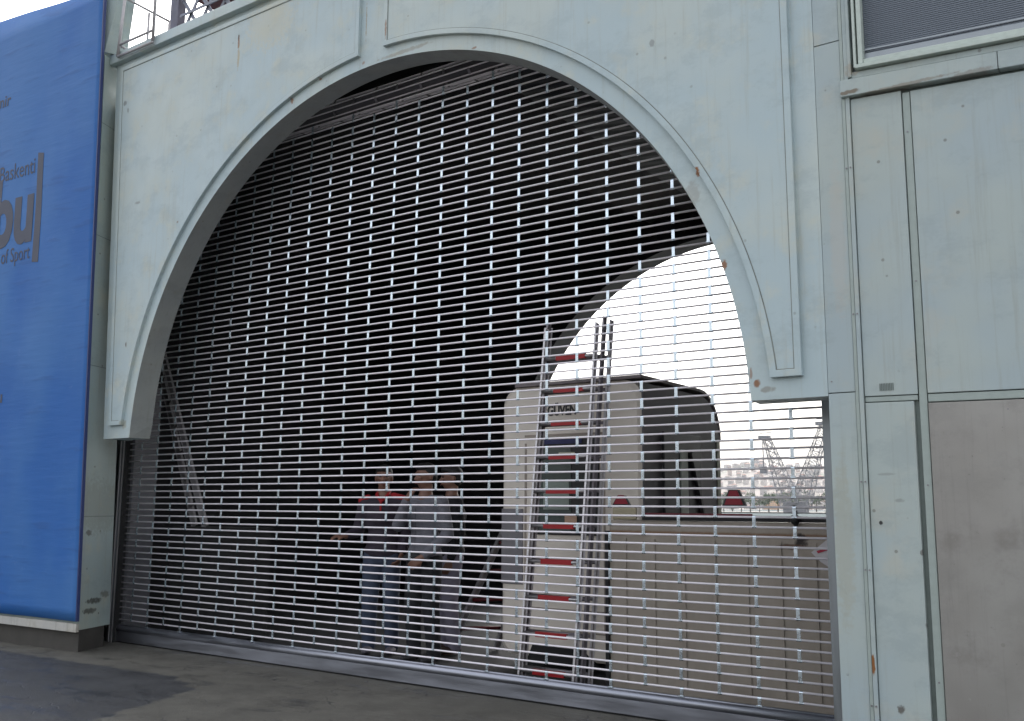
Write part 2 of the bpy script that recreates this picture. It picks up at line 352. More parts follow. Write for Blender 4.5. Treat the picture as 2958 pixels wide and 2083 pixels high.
# raised panels left and right of the middle strip, with beads round them
MCX, MCZ, MR = 3.617, 1.839, 3.222
PB = 2.125
for side in (0, 1):
    if side == 0:
        a0 = math.acos((3.415-MCX)/MR); a1 = PI-math.asin((PB-MCZ)/MR)
    else:
        a0 = math.asin((PB-MCZ)/MR); a1 = math.acos((3.692-MCX)/MR)
    arc = [(MCX+MR*math.cos(a0+(a1-a0)*i/70), MCZ+MR*math.sin(a0+(a1-a0)*i/70)) for i in range(71)]
    xo = lambda z: .205-.0586*(z-2.12)
    PT = 5.86
    XC = 3.415 if side == 0 else 3.692
    def rim(x, z):
        dx, dz = x-MCX, z-MCZ
        kz = (PT-MCZ)/dz; kx = 1e9
        if side == 0 and dx+.0586*dz < -1e-3: kx = (xo(MCZ)-MCX)/(dx+.0586*dz)
        if side == 1 and dx > 1e-3: kx = (7.006-MCX)/dx
        k = min(kx, kz); X_ = MCX+k*dx
        return ((min(X_, XC) if side == 0 else max(X_, XC)), MCZ+k*dz)
    outp = [rim(x, z) for x, z in arc]
    ci = 0 if side == 0 else -1; bi = -1 if side == 0 else 0
    outp[ci] = (XC, PT); outp[bi] = (xo(PB), PB) if side == 0 else (7.012, PB)
    # put a true corner in the strip
    jc = max(range(len(outp)), key=lambda j: min(abs(outp[j][1]-MCZ)/(PT-MCZ), 1)*.5+abs(outp[j][0]-MCX)/3.6)
    outp[jc] = (xo(PT), PT) if side == 0 else (7.0, PT)
    out = arc + (outp[::-1])
    # drop duplicate bead points that lie on straight runs
    out = arc + ([(xo(PB), PB), (xo(PT), PT), (3.415, PT)] if side == 0 else [(3.692, PT), (7.0, PT), (7.012, PB)])
    n = len(out)
    bm = nb(); arch_ring(bm, arc, outp, SY0-.026, SY0); fix(bm)
    pn = obj('raised_panel', loc_bm(bm, arch), M_skin, arch)
    
    bm = nb()
    wd = .040
    # bead lies just inside the rim of the panel
    ins = []
    P2 = [Vector(p) for p in out]
    for i in range(n):
        a, b_, c = P2[i-1], P2[i], P2[(i+1) % n]
        d1 = (b_-a).normalized(); d2 = (c-b_).normalized(); n1 = Vector((-d1.y, d1.x)); n2 = Vector((-d2.y, d2.x))
        mm = n1+n2; mm = mm/max(mm.dot(n1), .4)
        ins.append((b_+mm*(wd/2*(-1 if True else 1))))
    # choose the sign that moves inwards
    area = sum(P2[i-1].x*P2[i].y-P2[i].x*P2[i-1].y for i in range(n))
    if area > 0: ins = [2*b_-i_ for b_, i_ in zip(P2, ins)]
    band([(p.x, p.y) for p in ins], wd, .007, SY0-.026, bm, closed=True); fix(bm)
    obj('panel_bead', loc_bm(bm, arch), M_skin, pn)
    bm = nb(); ctr = [P2[i]+(ins[i]-P2[i])*2.15 for i in range(n)]
    band([(p.x, p.y) for p in ctr], .007, .0012, SY0-.026, bm, closed=True); fix(bm)
    obj('dirt_shadow_line', loc_bm(bm, arch), M_grime_shadow, pn)  # thin dark strip: the bead's shadow line and edge grime as colour
# cornice cap along the top and rivets of the arch rim
bm = nb(); box(bm, -.19, 7.15, SY0-.06, SY1+.15, 5.93, 6.035, .006)
obj('cornice', loc_bm(fix(bm), arch), M_skin, arch)

# passage shell behind the arch: front header, side walls, roof, rear wall with its own arch
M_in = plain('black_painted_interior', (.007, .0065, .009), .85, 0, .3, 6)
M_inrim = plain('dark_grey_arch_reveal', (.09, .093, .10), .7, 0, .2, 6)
def corr(name, col):
    m, nt_, b = new_mat(name); P = position(nt_)
    mp = N(nt_, 'ShaderNodeMapping'); nt_.links.new(P, mp.inputs[0])
    wv = N(nt_, 'ShaderNodeTexWave', wave_type='BANDS', bands_direction='Y'); wv.inputs['Scale'].default_value = 1.6
    wv.inputs['Distortion'].default_value = .3; nt_.links.new(mp.outputs[0], wv.inputs[0])
    col2 = mix(nt_, ramp(nt_, wv.outputs[1], .06, .16), tuple(c*.35 for c in col), col)
    nt_.links.new(mix(nt_, noise(nt_, P, 3), col2, tuple(c*.6 for c in col)), b.inputs['Base Color'])
    b.inputs['Roughness'].default_value = .55; bump(nt_, b, wv.outputs[1], .6, .03); return m
M_vault = corr('vault_boards_lit', (.030, .034, .043))
M_vaultdk = plain('vault_boards_shaded', (.011, .010, .013), .8, 0, .3, 6)
psg = thing('passage', 'black vaulted passage behind the grille with an arched far opening', 'passage', (3.6, 2.9, 0))
XW0, XW1, YF, YB = -1.9, 9.0, -.27, 5.65
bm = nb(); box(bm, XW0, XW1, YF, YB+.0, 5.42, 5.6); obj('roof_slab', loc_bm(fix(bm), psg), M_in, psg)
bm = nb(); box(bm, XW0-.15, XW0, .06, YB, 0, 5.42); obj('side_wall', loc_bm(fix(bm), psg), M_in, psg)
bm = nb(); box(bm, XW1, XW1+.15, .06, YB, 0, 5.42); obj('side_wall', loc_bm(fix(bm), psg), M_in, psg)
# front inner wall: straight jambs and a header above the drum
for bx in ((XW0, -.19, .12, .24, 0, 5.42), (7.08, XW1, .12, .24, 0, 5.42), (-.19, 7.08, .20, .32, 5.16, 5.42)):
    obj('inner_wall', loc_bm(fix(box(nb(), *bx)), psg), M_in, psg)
# rear wall
RCX, RCZ, RR = 3.95, 1.63, 3.29
rth = [PI*i/80 for i in range(81)]
rin = [(RCX+RR*math.cos(t), RCZ+RR*math.sin(t)) for t in rth]
def rect_pt(t):
    c, s = math.cos(t), math.sin(t); ks = []
    if s > 1e-4: ks.append((5.6-RCZ)/s)
    if c > 1e-4: ks.append((XW1-RCX)/c)
    if c < -1e-4: ks.append((XW0-RCX)/c)
    k = min(ks); return (RCX+k*c, RCZ+k*s)
rout = [rect_pt(t) for t in rth]
bm = nb(); arch_ring(bm, [(RCX+RR, 0)]+rin+[(RCX-RR, 0)], [(XW1, 0)]+rout+[(XW0, 0)], YB, YB+.38); fix(bm)
for f in bm.faces:
    c = f.calc_center_median(); r = math.hypot(c.x-RCX, max(0, c.z-RCZ))
    if abs(r-RR) < .03 and abs(c.y-YB-.19) < .1: f.material_index = 1
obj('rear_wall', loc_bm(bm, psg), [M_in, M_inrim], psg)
# barrel vault of boards, paler right flank: its light is put into the colour
bm = nb(); K = 64; rows = []
for i in range(37):
    t = PI*i/K; rows.append([bm.verts.new((3.62+3.56*math.cos(t), y, 1.83+3.52*math.sin(t))) for y in (.24, 2.0, 3.8, YB)])
for i in range(36):
    for j in range(3):
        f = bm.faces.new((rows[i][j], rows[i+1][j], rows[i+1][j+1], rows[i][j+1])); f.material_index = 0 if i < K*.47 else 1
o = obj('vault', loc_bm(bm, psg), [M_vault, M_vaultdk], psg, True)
sm = o.modifiers.new('thick', 'SOLIDIFY'); sm.thickness = .04; sm.offset = 1
# light grey jamb beside the left guide rail
M_jamb = plain('grey_jamb_paint', (.13, .13, .145), .6, 0, .15, 8)
bm = nb(); box(bm, -.215, -.165, .02, .30, 0, 2.6); obj('jamb', loc_bm(fix(bm), psg), M_jamb, psg)

# ------------------------------------------------------------------ pier and banner on the left
LEAN = -.045
pier = thing('corner_pier', 'grey green corner pier with splayed side face left of the gate', 'pier', (-.5, -.5, 0))
A_, B_, C_, D_ = (-3.6, -.84), (.129, -.642), (-.065, -.195), (-.42, -.06)
bm = nb(); prism(bm, [A_, B_, C_, D_, (-3.6, .3)], .2, 6.0, LEAN)
obj('shaft', loc_bm(fix(bm), pier), M_pier, pier)
bm = nb(); ua = [bm.verts.new((x, y, z)) for z, xs_ in ((6.037, (-.30, -.155, -.088, -.088, -.30)), (7.6, (-.36, -.225, .13, .13, -.36))) for x, y in zip(xs_, (-.648, -.642, -.50, -.43, -.43))]
for i in range(5): bm.faces.new((ua[i], ua[(i+1) % 5], ua[5+(i+1) % 5], ua[5+i]))
bm.faces.new(ua[:5][::-1]); bm.faces.new(ua[5:])
obj('upper_shaft', loc_bm(fix(bm), pier), M_pier, pier)
bm = nb(); prism(bm, [(-3.6, -.825), (.115, -.627), (-.04, -.27), (-.42, -.12), (-3.6, .28)], 0, .199)
obj('plinth', loc_bm(fix(bm), pier), M_plinth, pier)
bm = nb(); prism(bm, [(-3.6, -.875), (.140, -.676), (.133, -.643), (-3.6, -.841)], .185, .262)
M_white = facade_mat('chipped_white_flange', (.50, .48, .44), (.30, .27, .22), (.45, .44, .42), dirt=1., drips=.8)
obj('base_flange', loc_bm(fix(bm), pier), M_white, pier)
for z in (1.25, 2.72, 4.05, 5.25):      # seams across the splayed face
    bm = nb(); k = LEAN*z
    a = Vector((.131+k, -.644, z)); b_ = Vector((-.063+k, -.197, z)); nn = Vector((.003, .0012, 0))
    v = [bm.verts.new(p) for p in (a+nn, b_+nn, b_+nn+Vector((0, 0, .006)), a+nn+Vector((0, 0, .006)))]; bm.faces.new(v)
    obj('seam', loc_bm(fix(bm), pier), M_chan, pier)

m, n_, b = new_mat('blue_printed_banner'); P = position(n_)
f = noise(n_, P, .9, 3, .5, (1, 1, .7)); g = noise(n_, P, 9, 5, .7, (1, 1, 1)); 
mp = N(n_, 'ShaderNodeMapping'); mp.inputs['Rotation'].default_value = (0, math.radians(28), 0); mp.inputs['Scale'].default_value = (.8, 1, 6)
n_.links.new(P, mp.inputs[0]); cr = N(n_, 'ShaderNodeTexNoise'); cr.inputs['Scale'].default_value = 2.2; cr.inputs['Detail'].default_value = 5
n_.links.new(mp.outputs[0], cr.inputs[0])
c = mix(n_, ramp(n_, f, .35, .65), (.016, .115, .39), (.045, .16, .42))
c = mix(n_, ramp(n_, cr.outputs[0], .58, .70, 0, .38), c, (.02, .085, .27))
c = mix(n_, ramp(n_, g, .6, .8, 0, .2), c, (.16, .27, .52))
n_.links.new(c, b.inputs['Base Color']); b.inputs['Roughness'].default_value = .6; b.inputs['Specular IOR Level'].default_value = .35
bump(n_, b, math_(n_, 'ADD', f, math_(n_, 'MULTIPLY', cr.outputs[0], .22)), .6, .03)
M_banner = m
ban = thing('banner', 'large blue vinyl banner with grey lettering stretched over the pier', 'banner', (-.5, -.70, .25))
def on_ban(x, z, d=0.):        # point on the banner plane
    return Vector((x, -.642-.035-(.129-x)*.0531-d, z))
def ripple(x, z): return .006*math.sin(x*5+z*2.3)*math.sin(z*3.1)
def xb(z): return .150+LEAN*(z-.278)*1.02
bm = nb(); NX, NZ = 40, 60; G = []
for i in range(NX+1):
    row = []
    for j in range(NZ+1):
        z = .285+(6.72-.285)*j/NZ; xx = xb(z)-(3.5)*(1-i/NX)
        if j == NZ: z = 6.72-.085*(xx+.15)
        p = on_ban(xx, z, ripple(xx, z)); 
        row.append(bm.verts.new(p))
    G.append(row)
for i in range(NX):
    for j in range(NZ): bm.faces.new((G[i][j], G[i+1][j], G[i+1][j+1], G[i][j+1]))
o = obj('banner_sheet', loc_bm(fix(bm), ban), M_banner, ban, True)
sm = o.modifiers.new('thick', 'SOLIDIFY'); sm.thickness = .012; sm.offset = 0
bm = nb(); a = on_ban(xb(.285)+.004, .285); c2 = on_ban(xb(6.72)+.004, 6.72); beam(bm, a, c2, .016, .03)
obj('hem', loc_bm(fix(bm), ban), plain('dark_blue_hem', (.02, .035, .13), .5), ban)
M_letter = plain('grey_banner_ink', (.058, .064, .098), .6)
def text_mesh(s, size, bold=0.):
    cu = bpy.data.curves.new('t', 'FONT'); cu.body = s; cu.size = size; cu.offset = bold; cu.extrude = .0015
    cu.resolution_u = 4; o = bpy.data.objects.new('t', cu); COL.objects.link(o)
    dg = bpy.context.evaluated_depsgraph_get(); me = bpy.data.meshes.new_from_object(o.evaluated_get(dg))
    bpy.data.objects.remove(o); return me
def letters(s, xr_, zb, height, width, bold, name='lettering'):
    """text right aligned at xr_, baseline zb, cap height and total width given"""
    me = text_mesh(s, 1, bold)
    xs = [v.co.x for v in me.vertices]; ys = [v.co.y for v in me.vertices]
    capme = text_mesh('u' if s == 'bu' else 'B', 1, bold); ch = max(v.co.y for v in capme.vertices)
    sx = width/(max(xs)-min(xs)); sy = height/ch; mx = max(xs)
    for v in me.vertices:
        x = xr_+(v.co.x-mx)*sx; z = zb+v.co.y*sy
        x += LEAN*(z-zb); p = on_ban(x, z, ripple(x, z)+.0085+v.co.z*.5); v.co = p-ban.location
    me.materials.append(M_letter)
    o = link(bpy.data.objects.new(name, me)); o.parent = ban; return o
letters('bu', -1.10, 4.16, .50, .72, .035)
letters('Baskenti', -1.14, 4.89, .175, .66, 0)
letters('of Sport', -1.105, 3.94, .155, .53, 0)
letters('nir', -1.71, 5.785, .14, .22, .01)
letters('u', -1.395, 2.42, .13, .10, .02)
bm = nb()
K_ = 14; L_ = []
for i in range(K_+1):
    t = i/K_; a = (-1.054-.047*t, 3.892+1.214*t); c_ = (-.940-.058*t, 3.877+1.209*t)
    L_.append([bm.verts.new(on_ban(x, z, ripple(x, z)+d)) for (x, z) in (a, c_) for d in (.009, .0065)])
for A, B in zip(L_, L_[1:]):
    for u, v_ in ((0, 2), (2, 3), (3, 1), (1, 0)): bm.faces.new((A[u], A[v_], B[v_], B[u]))
obj('lettering', loc_bm(fix(bm), ban), M_letter, ban)

# ------------------------------------------------------------------ clad building front on the right
rb = thing('clad_building', 'steel clad building front with pale panels and stainless lower sheet', 'building', (7.6, -.5, 0))
def warp(bm):
    for v in bm.verts:
        if v.co.x > 7.3:
            k = .013+.042*max(0, (v.co.z-1.97))/1.75 if v.co.z > 1.9 else .013*max(0, v.co.z)/1.97
            v.co.z -= (v.co.x-7.3)*min(k, .06)
    return bm
def rpart(name, mat, *boxes, bev=.0025, parent=None):
    bm = nb()
    for bx in boxes: box(bm, *bx, bev)
    warp(bm); fix(bm); loc_bm(bm, rb)
    return obj(name, bm, mat, parent or rb)
XR = 11.0
rpart('backing', M_chan, (7.16, XR, -.47, .10, 0, 7.0), bev=0)
for z0, z1 in ((0, 2.012), (2.017, 4.085), (4.09, 7.0)):
    rpart('pilaster_sheet', M_right, (7.149, 7.297, -.50, -.471, z0, z1))
rpart('trim_strip', M_trim, (7.2995, 7.318, -.508, -.471, 0, 7.0), bev=.002)
rpart('trim_strip', M_right, (7.3205, 7.343, -.512, -.471, 0, 7.0), bev=.002)
rpart('panel', M_right, (7.347, 7.600, -.50, -.471, 0, 1.950))
rpart('panel', M_right, (7.347, 7.622, -.50, -.471, 1.987, 3.712))
rpart('panel', M_steel, (7.672, XR, -.503, -.471, 0, 1.937))
rpart('panel', M_right, (7.672, XR, -.50, -.471, 1.990, 3.70))
rpart('channel', M_trim, (7.626, 7.667, -.492, -.471, 0, 3.70), bev=.004)
rpart('channel', M_trim, (7.347, 7.620, -.496, -.471, 1.9545, 1.983), (7.672, XR, -.496, -.471, 1.943, 1.985), bev=.004)
rpart('ledge', M_right, (7.300, 8.12, -.535, -.471, 3.722, 3.822), (8.123, XR, -.535, -.471, 3.722, 3.822), bev=.004)
win = rpart('window', M_right, (7.347, 7.365, -.53, -.471, 3.835, 7), (7.352, XR, -.515, -.472, 3.830, 3.868), bev=.003)
wf = rpart('frame', M_lip, (7.385, 7.40, -.545, -.471, 3.88, 7), (7.410, 7.436, -.54, -.471, 3.90, 7), (7.395, XR, -.55, -.471, 3.874, 3.896), (7.436, XR, -.53, -.471, 3.903, 3.930), bev=.003, parent=win)
m, n_, b = new_mat('blue_grey_ribbed_blind'); P = position(n_)
mp = N(n_, 'ShaderNodeMapping'); mp.inputs['Rotation'].default_value = (0, -.05, 0); n_.links.new(P, mp.inputs[0])
wv = N(n_, 'ShaderNodeTexWave', wave_type='BANDS', bands_direction='Z'); wv.inputs['Scale'].default_value = 26; wv.inputs['Distortion'].default_value = .4
n_.links.new(mp.outputs[0], wv.inputs[0])
n_.links.new(mix(n_, wv.outputs[1], (.10, .12, .145), (.17, .19, .225)), b.inputs['Base Color']); b.inputs['Metallic'].default_value = .5
b.inputs['Roughness'].default_value = .5; bump(n_, b, wv.outputs[1], .6, .006)
rpart('blind', m, (7.437, XR, -.488, -.472, 3.93, 7.0), bev=0, parent=win)
rpart('bottom_slat', M_rail, (7.437, XR, -.497, -.489, 3.932, 3.975), (7.437, XR, -.502, -.4975, 3.99, 4.0), bev=0, parent=win)
# small louvred vent and screws
bm = nb()
for i in range(9): box(bm, 7.428+i*.0085, 7.433+i*.0085, -.5035, -.500, 2.012, 2.052)
obj('vent', loc_bm(fix(bm), rb), M_chan, rb)
def screw(x, y, z, r=.0045):
    bm = nb(); tube(bm, (x, y, z), (x, y-.006, z), r, n=8); obj('screw', loc_bm(fix(bm), rb), M_aludark, rb)
for x in (7.309, 7.332):
    for z in (.35, 1.05, 1.52, 2.45, 3.3): screw(x, -.5085-(.004 if x > 7.32 else 0), z)
for z in (.5, 1.5, 2.6, 3.45): screw(7.645, -.490, z)
screw(7.17, -.498, 2.08); screw(8.05, -.498, 1.88)

# ------------------------------------------------------------------ the rolling grille gate
gate = thing('grille_shutter', 'galvanised brick pattern rolling grille closing the whole archway', 'shutter gate', (3.4, 0, 0))
GO = Vector(gate.location)
PITCHZ, Z0 = .06102, .220
SX = .26
NR = 77
XA, XB = -.215, 6.965
bm = nb(); tube(bm, (XA-GO.x, 0, 0), (XB-GO.x, 0, 0), .0072, n=10)
rod0 = obj('rod', bm, M_rod, gate, True); rod0.location = (0, 0, Z0)
for k in range(1, NR):
    o = rod0.copy(); COL.objects.link(o); o.parent = gate
    o.location = (0, random.uniform(-.0015, .0015), Z0+k*PITCHZ+random.uniform(-.001, .001)); o.rotation_euler = (random.uniform(0, .6), random.uniform(-.00045, .00045), 0)
def link_bm(bm, ox=0, oy=0, oz=0, h=PITCHZ):
    # plate hanging from one rod to the next, curled round both
    wv_ = .0115
    box(bm, ox-wv_, ox+wv_, oy-.0088, oy-.0068, oz-h, oz, .0008)
    tube(bm, (ox-wv_, oy, oz), (ox+wv_, oy, oz), .0090, n=10)
    tube(bm, (ox-wv_-.003, oy, oz-h), (ox+wv_+.003, oy, oz-h), .0092, n=10)
    tube(bm, (ox, oy-.0085, oz-h*.22), (ox, oy-.0105, oz-h*.22), .0028, n=8)
    tube(bm, (ox, oy-.0085, oz-h*.80), (ox, oy-.0105, oz-h*.80), .0028, n=8)
pos = []
for c in range(0, 27):
    for k in range(-1, NR-1):
        if (k % 2 == 0) == (c % 2 == 0):
            if k < 0: continue
            pos.append((c*SX, Z0+(k+1)*PITCHZ))
camp = Vector(M.translation)
vis = [p for p in pos if (p[0]-ACX)**2+max(0, p[1]-ACZ)**2 < (AR-.1)**2]
vis.sort(key=lambda p: (Vector((p[0], 0, p[1]))-camp).length)
near = set(vis[:100]); rest = [p for p in pos if p not in near]
bm = nb(); link_bm(bm); fix(bm); l0 = None
for i, p in enumerate(sorted(near)):
    if l0 is None: l0 = obj('link', bm, M_link, gate); o = l0
    else: o = l0.copy(); COL.objects.link(o); o.parent = gate
    o.location = (p[0]-GO.x, random.uniform(-.001, .001), p[1]); o.rotation_euler = (0, 0, random.uniform(-.1, .1))
bm = nb()
for p in rest: link_bm(bm, p[0]-GO.x, random.uniform(-.001, .001), p[1])
tag(obj('link', fix(bm), M_link, gate), kind='stuff')
# short brackets that tie the lowest rod to the bottom bar
bm = nb(); box(bm, -.011, .011, -.010, -.004, -.045, 0, .0008); box(bm, -.02, .02, -.016, .006, -.052, -.043, .001); tube(bm, (-.013, 0, 0), (.013, 0, 0), .009, n=10); fix(bm)
b0 = None
for c in range(1, 27, 2):
    if b0 is None: b0 = obj('bracket', bm, M_link, gate); o = b0
    else: o = b0.copy(); COL.objects.link(o); o.parent = gate
    o.location = (c*SX-GO.x, 0, Z0)
# bottom bar: flat apron with a round tube above and a rubber foot
bm = nb(); box(bm, XA-.01, XB+.02, -.022, .022, .012, .112, .004)
bar = obj('bottom_bar', loc_bm(fix(bm), gate), M_bar, gate)
bm = nb(); tube(bm, (XA-.01, -.004, .134), (XB+.02, -.004, .134), .031, n=20); tube(bm, (XA-.01, .0, .166), (XB+.02, .0, .166), .010, n=10)
obj('bar_tube', loc_bm(fix(bm), gate), M_bar, bar, True)
bm = nb(); box(bm, XA-.01, XB+.02, -.012, .014, .001, .0118); obj('rubber_foot', loc_bm(fix(bm), gate), M_black, bar)
# drum with the wound end of the curtain
bm = nb(); tube(bm, (-.2, .09, 4.985), (7.0, .09, 4.985), .085, n=28)
drum = obj('drum', loc_bm(fix(bm), gate), M_tarn2, gate, True)
bm = nb()
for i in range(11):
    a = 2*PI*i/11; tube(bm, (-.2, .09+.097*math.cos(a), 4.985+.097*math.sin(a)), (6.97, .09+.097*math.cos(a), 4.985+.097*math.sin(a)), .0062, n=8)
obj('wound_rods', loc_bm(fix(bm), gate), M_rod, drum, True)
bm = nb()
for c in range(27):
    for i in range(0, 11):
        if (i+c) % 2: continue
        a = 2*PI*(i+.5)/11; x = c*SX
        beam(bm, (x-.0115, .09+.099*math.cos(a), 4.985+.099*math.sin(a)), (x+.0115, .09+.099*math.cos(a), 4.985+.099*math.sin(a)), .05, .003, Vector((0, -math.sin(a), math.cos(a))))
tag(obj('wound_links', loc_bm(fix(bm), gate), M_aludark, drum), kind='stuff')
# guide rails
def rail(x0, x1, z1, xi):
    bm = nb(); box(bm, x0, x1, -.055, .055, 0, z1, .003)
    r = obj('guide_rail', loc_bm(fix(bm), gate), M_rail, gate); return r
r1 = rail(-.36, -.222, 5.0, 0)
bm = nb(); box(bm, -.300, -.278, -.066, -.0555, 0, 2.02, .002); box(bm, -.234, -.226, -.068, -.0555, 0, 2.02, .001); obj('rail_lip', loc_bm(fix(bm), gate), M_alu, r1)
bm = nb(); box(bm, -.2175, -.2085, -.057, .03, 0, 2.02); obj('brush_strip', loc_bm(fix(bm), gate), M_black, r1)
r2_ = rail(6.968, 7.02, 5.0, 0)
bm = nb(); box(bm, 7.023, 7.16, -.03, .05, 0, 2.6, .004); obj('side_frame', loc_bm(fix(bm), gate), plain('blue_grey_frame', (.15, .17, .20), .5, .2, .2, 9), r2_)

# ------------------------------------------------------------------ roof level things above the arch wall
cage = thing('balcony_railing', 'small bent tube railing cage standing on the cornice by the pier', 'railing', (0, -.3, 6.03))
M_pipe = plain('grey_white_pipe_paint', (.40, .38, .39), .45, .2, .2, 30)
def pipes(name, segs, r=.013):
    bm = nb()
    for a, b_ in segs:
        tube(bm, a, b_, r, n=10); bmesh.ops.create_uvsphere(bm, u_segments=8, v_segments=6, radius=r, matrix=Matrix.Translation(b_))
    return obj(name, loc_bm(fix(bm), cage), M_pipe, cage, True)
x0, x1 = .03, .60
CY = -.585
pipes('post', [((x0-.03, CY, 5.96), (x0+.03, CY, 6.60))], .016)
pipes('post', [((x1, CY, 5.97), (x1, CY, 7.2))], .016)
pipes('post', [((x0+.02, -.29, 6.03), (x0+.02, -.29, 6.56))])
pipes('post', [((x0+.02, -.04, 6.03), (x0+.02, -.04, 6.58))])
pipes('top_rail', [((x0+.03, CY, 6.60), (x0+.02, -.04, 6.58))])
pipes('low_rail', [((x0-.02, CY, 6.09), (x1, CY, 6.085))])
pipes('low_rail', [((x0-.02, CY, 6.09), (x0-.02, -.38, 6.06))])
pipes('foot_rail', [((x0-.03, CY, 5.965), (x1, CY, 5.955))], .014)
M_lat = plain('blue_grey_lattice_paint', (.19, .19, .23), .5, .2, .15, 20)
lat = thing('lattice_girder', 'grey steel lattice girder with crossed bars above the arch wall', 'girder', (3, .3, 6))
bm = nb(); Y = .30
box(bm, -.37, -.23, Y-.05, Y+.05, 5.6, 8.5); obj('column', loc_bm(fix(bm), lat), plain('dark_girder_column', (.12, .11, .14), .6, .2, .3, 12), lat)
bm = nb()
beam(bm, (-.2, Y, 6.63), (7, Y, 6.63), .05, .05, Vector((0, 0, 1))); beam(bm, (-.2, Y, 7.6), (7, Y, 7.6), .05, .05, Vector((0, 0, 1)))
obj('chord', loc_bm(fix(bm), lat), M_lat, lat)
k = 0
for i in range(12):
    x = -.2+i*.30
    for (a, b_) in (((x, Y, 6.65), (x+.30, Y, 7.05)), ((x+.30, Y, 6.65), (x, Y, 7.05)), ((x, Y-.02, 7.05), (x+.3, Y-.02, 7.45)), ((x+.3, Y-.02, 7.05), (x, Y-.02, 7.45))):
        bm = nb(); beam(bm, a, b_, .042, .014, Vector((0, 0, 1))); obj('cross_bar', loc_bm(fix(bm), lat), M_lat, lat)
bm = nb(); beam(bm, (-.2, Y-.035, 6.85), (3.4, Y-.035, 6.85), .03, .012, Vector((0, 0, 1))); beam(bm, (-.2, Y-.035, 7.25), (3.4, Y-.035, 7.25), .03, .012, Vector((0, 0, 1)))
obj('mid_rail', loc_bm(fix(bm), lat), M_lat, lat)
bm = nb(); box(bm, -1.6, .55, .9, 2.6, 8.02, 8.3)
tag(obj('deck_beam', fix(bm), plain('maroon_deck_paint', (.09, .015, .03), .6)), 'dark maroon underside of an upper deck behind the pier top', 'deck')

# ------------------------------------------------------------------ ladders
def stile_bm(bm, a, b_, w_, d_, side):
    """C-section stile: web and two flanges"""
    a = Vector(a); b_ = Vector(b_); d = (b_-a).normalized(); s = side; t = d.cross(s).normalized()
    beam(bm, a, b_, .004, d_, s)
    for k in (-1, 1): beam(bm, a+t*k*d_/2+s*w_/2*0, b_+t*k*d_/2, w_, .004, s)
lad = thing('extension_ladder', 'three part aluminium extension ladder with red rungs leaning upright behind the grille', 'ladder', (4.67, .4, 0))
TOPY = .39/2.9
def lp(x, z, dy): return (x, .40+dy+z*TOPY, z)
for sct in range(3):
    dy = sct*.072
    xa_, xb_ = 4.425-sct*.030, 4.915+sct*.026
    zt = (2.86, 2.92, 2.90)[sct]
    for x, sg in ((xa_, 1), (xb_, -1)):
        bm = nb(); stile_bm(bm, lp(x, .01, dy), lp(x, zt, dy), .017, .046, Vector((1, 0, 0)))
        obj('stile', loc_bm(fix(bm), lad), M_alu if sct != 1 else M_aludark, lad)
    for k in range(10):
        z = .13+k*.2735+sct*.0
        bm = nb(); tube(bm, lp(xa_, z, dy), lp(xb_, z, dy), .013, n=10)
        rg = obj('rung', loc_bm(fix(bm), lad), M_alu if sct == 0 else M_aludark, lad, True)
        if sct == 0:
            bm = nb(); beam(bm, lp(xa_+.12, z, dy), lp(xb_-.09, z, dy), .040, .030, Vector((0, 0, 1)))
            obj('grip', loc_bm(fix(bm), lad), M_red, rg)
l2 = thing('leaning_ladder', 'dull aluminium ladder slanting in the dark behind the left guide rail', 'ladder', (0, .6, 0))
for (a, b_) in (((.265, .62, 1.142), (-.66, .62, 3.08)), ((-.043, .72, 1.142), (-.86, .72, 3.0))):
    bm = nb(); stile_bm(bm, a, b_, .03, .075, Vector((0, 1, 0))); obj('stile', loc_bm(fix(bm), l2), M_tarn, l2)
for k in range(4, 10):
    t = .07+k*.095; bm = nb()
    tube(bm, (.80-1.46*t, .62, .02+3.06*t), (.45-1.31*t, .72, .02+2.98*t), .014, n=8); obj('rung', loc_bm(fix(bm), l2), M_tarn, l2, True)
cab = thing('added_cabinet', 'added black cabinet, unseen, that keeps the space under the slanting ladder dark', 'cabinet', (.35, .75, 0))  # unseen cabinet, added so that the ladder ends in darkness
M_cab = plain('matt_black_added_cabinet', (.010, .010, .011), .9)
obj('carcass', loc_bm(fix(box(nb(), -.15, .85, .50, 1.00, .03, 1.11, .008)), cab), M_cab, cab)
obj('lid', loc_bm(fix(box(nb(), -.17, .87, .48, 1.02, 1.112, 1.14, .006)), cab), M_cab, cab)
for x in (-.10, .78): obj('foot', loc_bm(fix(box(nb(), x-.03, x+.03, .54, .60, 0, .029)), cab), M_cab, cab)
l3 = thing('tilted_ladder', 'dark ladder with red rungs tilted against the left side of the booth', 'ladder', (3.2, 1.6, 0))
for dx, dy in ((0, 0), (.30, .34)):
    bm = nb(); stile_bm(bm, (2.86+dx, 1.5+dy, .02), (3.5+dx*.55, 1.72+dy, 1.45), .03, .07, Vector((1, 0, 0))); obj('stile', loc_bm(fix(bm), l3), M_tarn, l3)
for k in range(5):
    t = .14+k*.19; a = Vector((2.86+.64*t, 1.5+.22*t, .02+1.43*t)); b_ = Vector((3.16+(.505)*t, 1.84+.22*t, .02+1.43*t))
    bm = nb(); tube(bm, a, b_, .018, n=8); obj('rung', loc_bm(fix(bm), l3), plain('dark_red_rung', (.10, .008, .012), .5), l3, True)

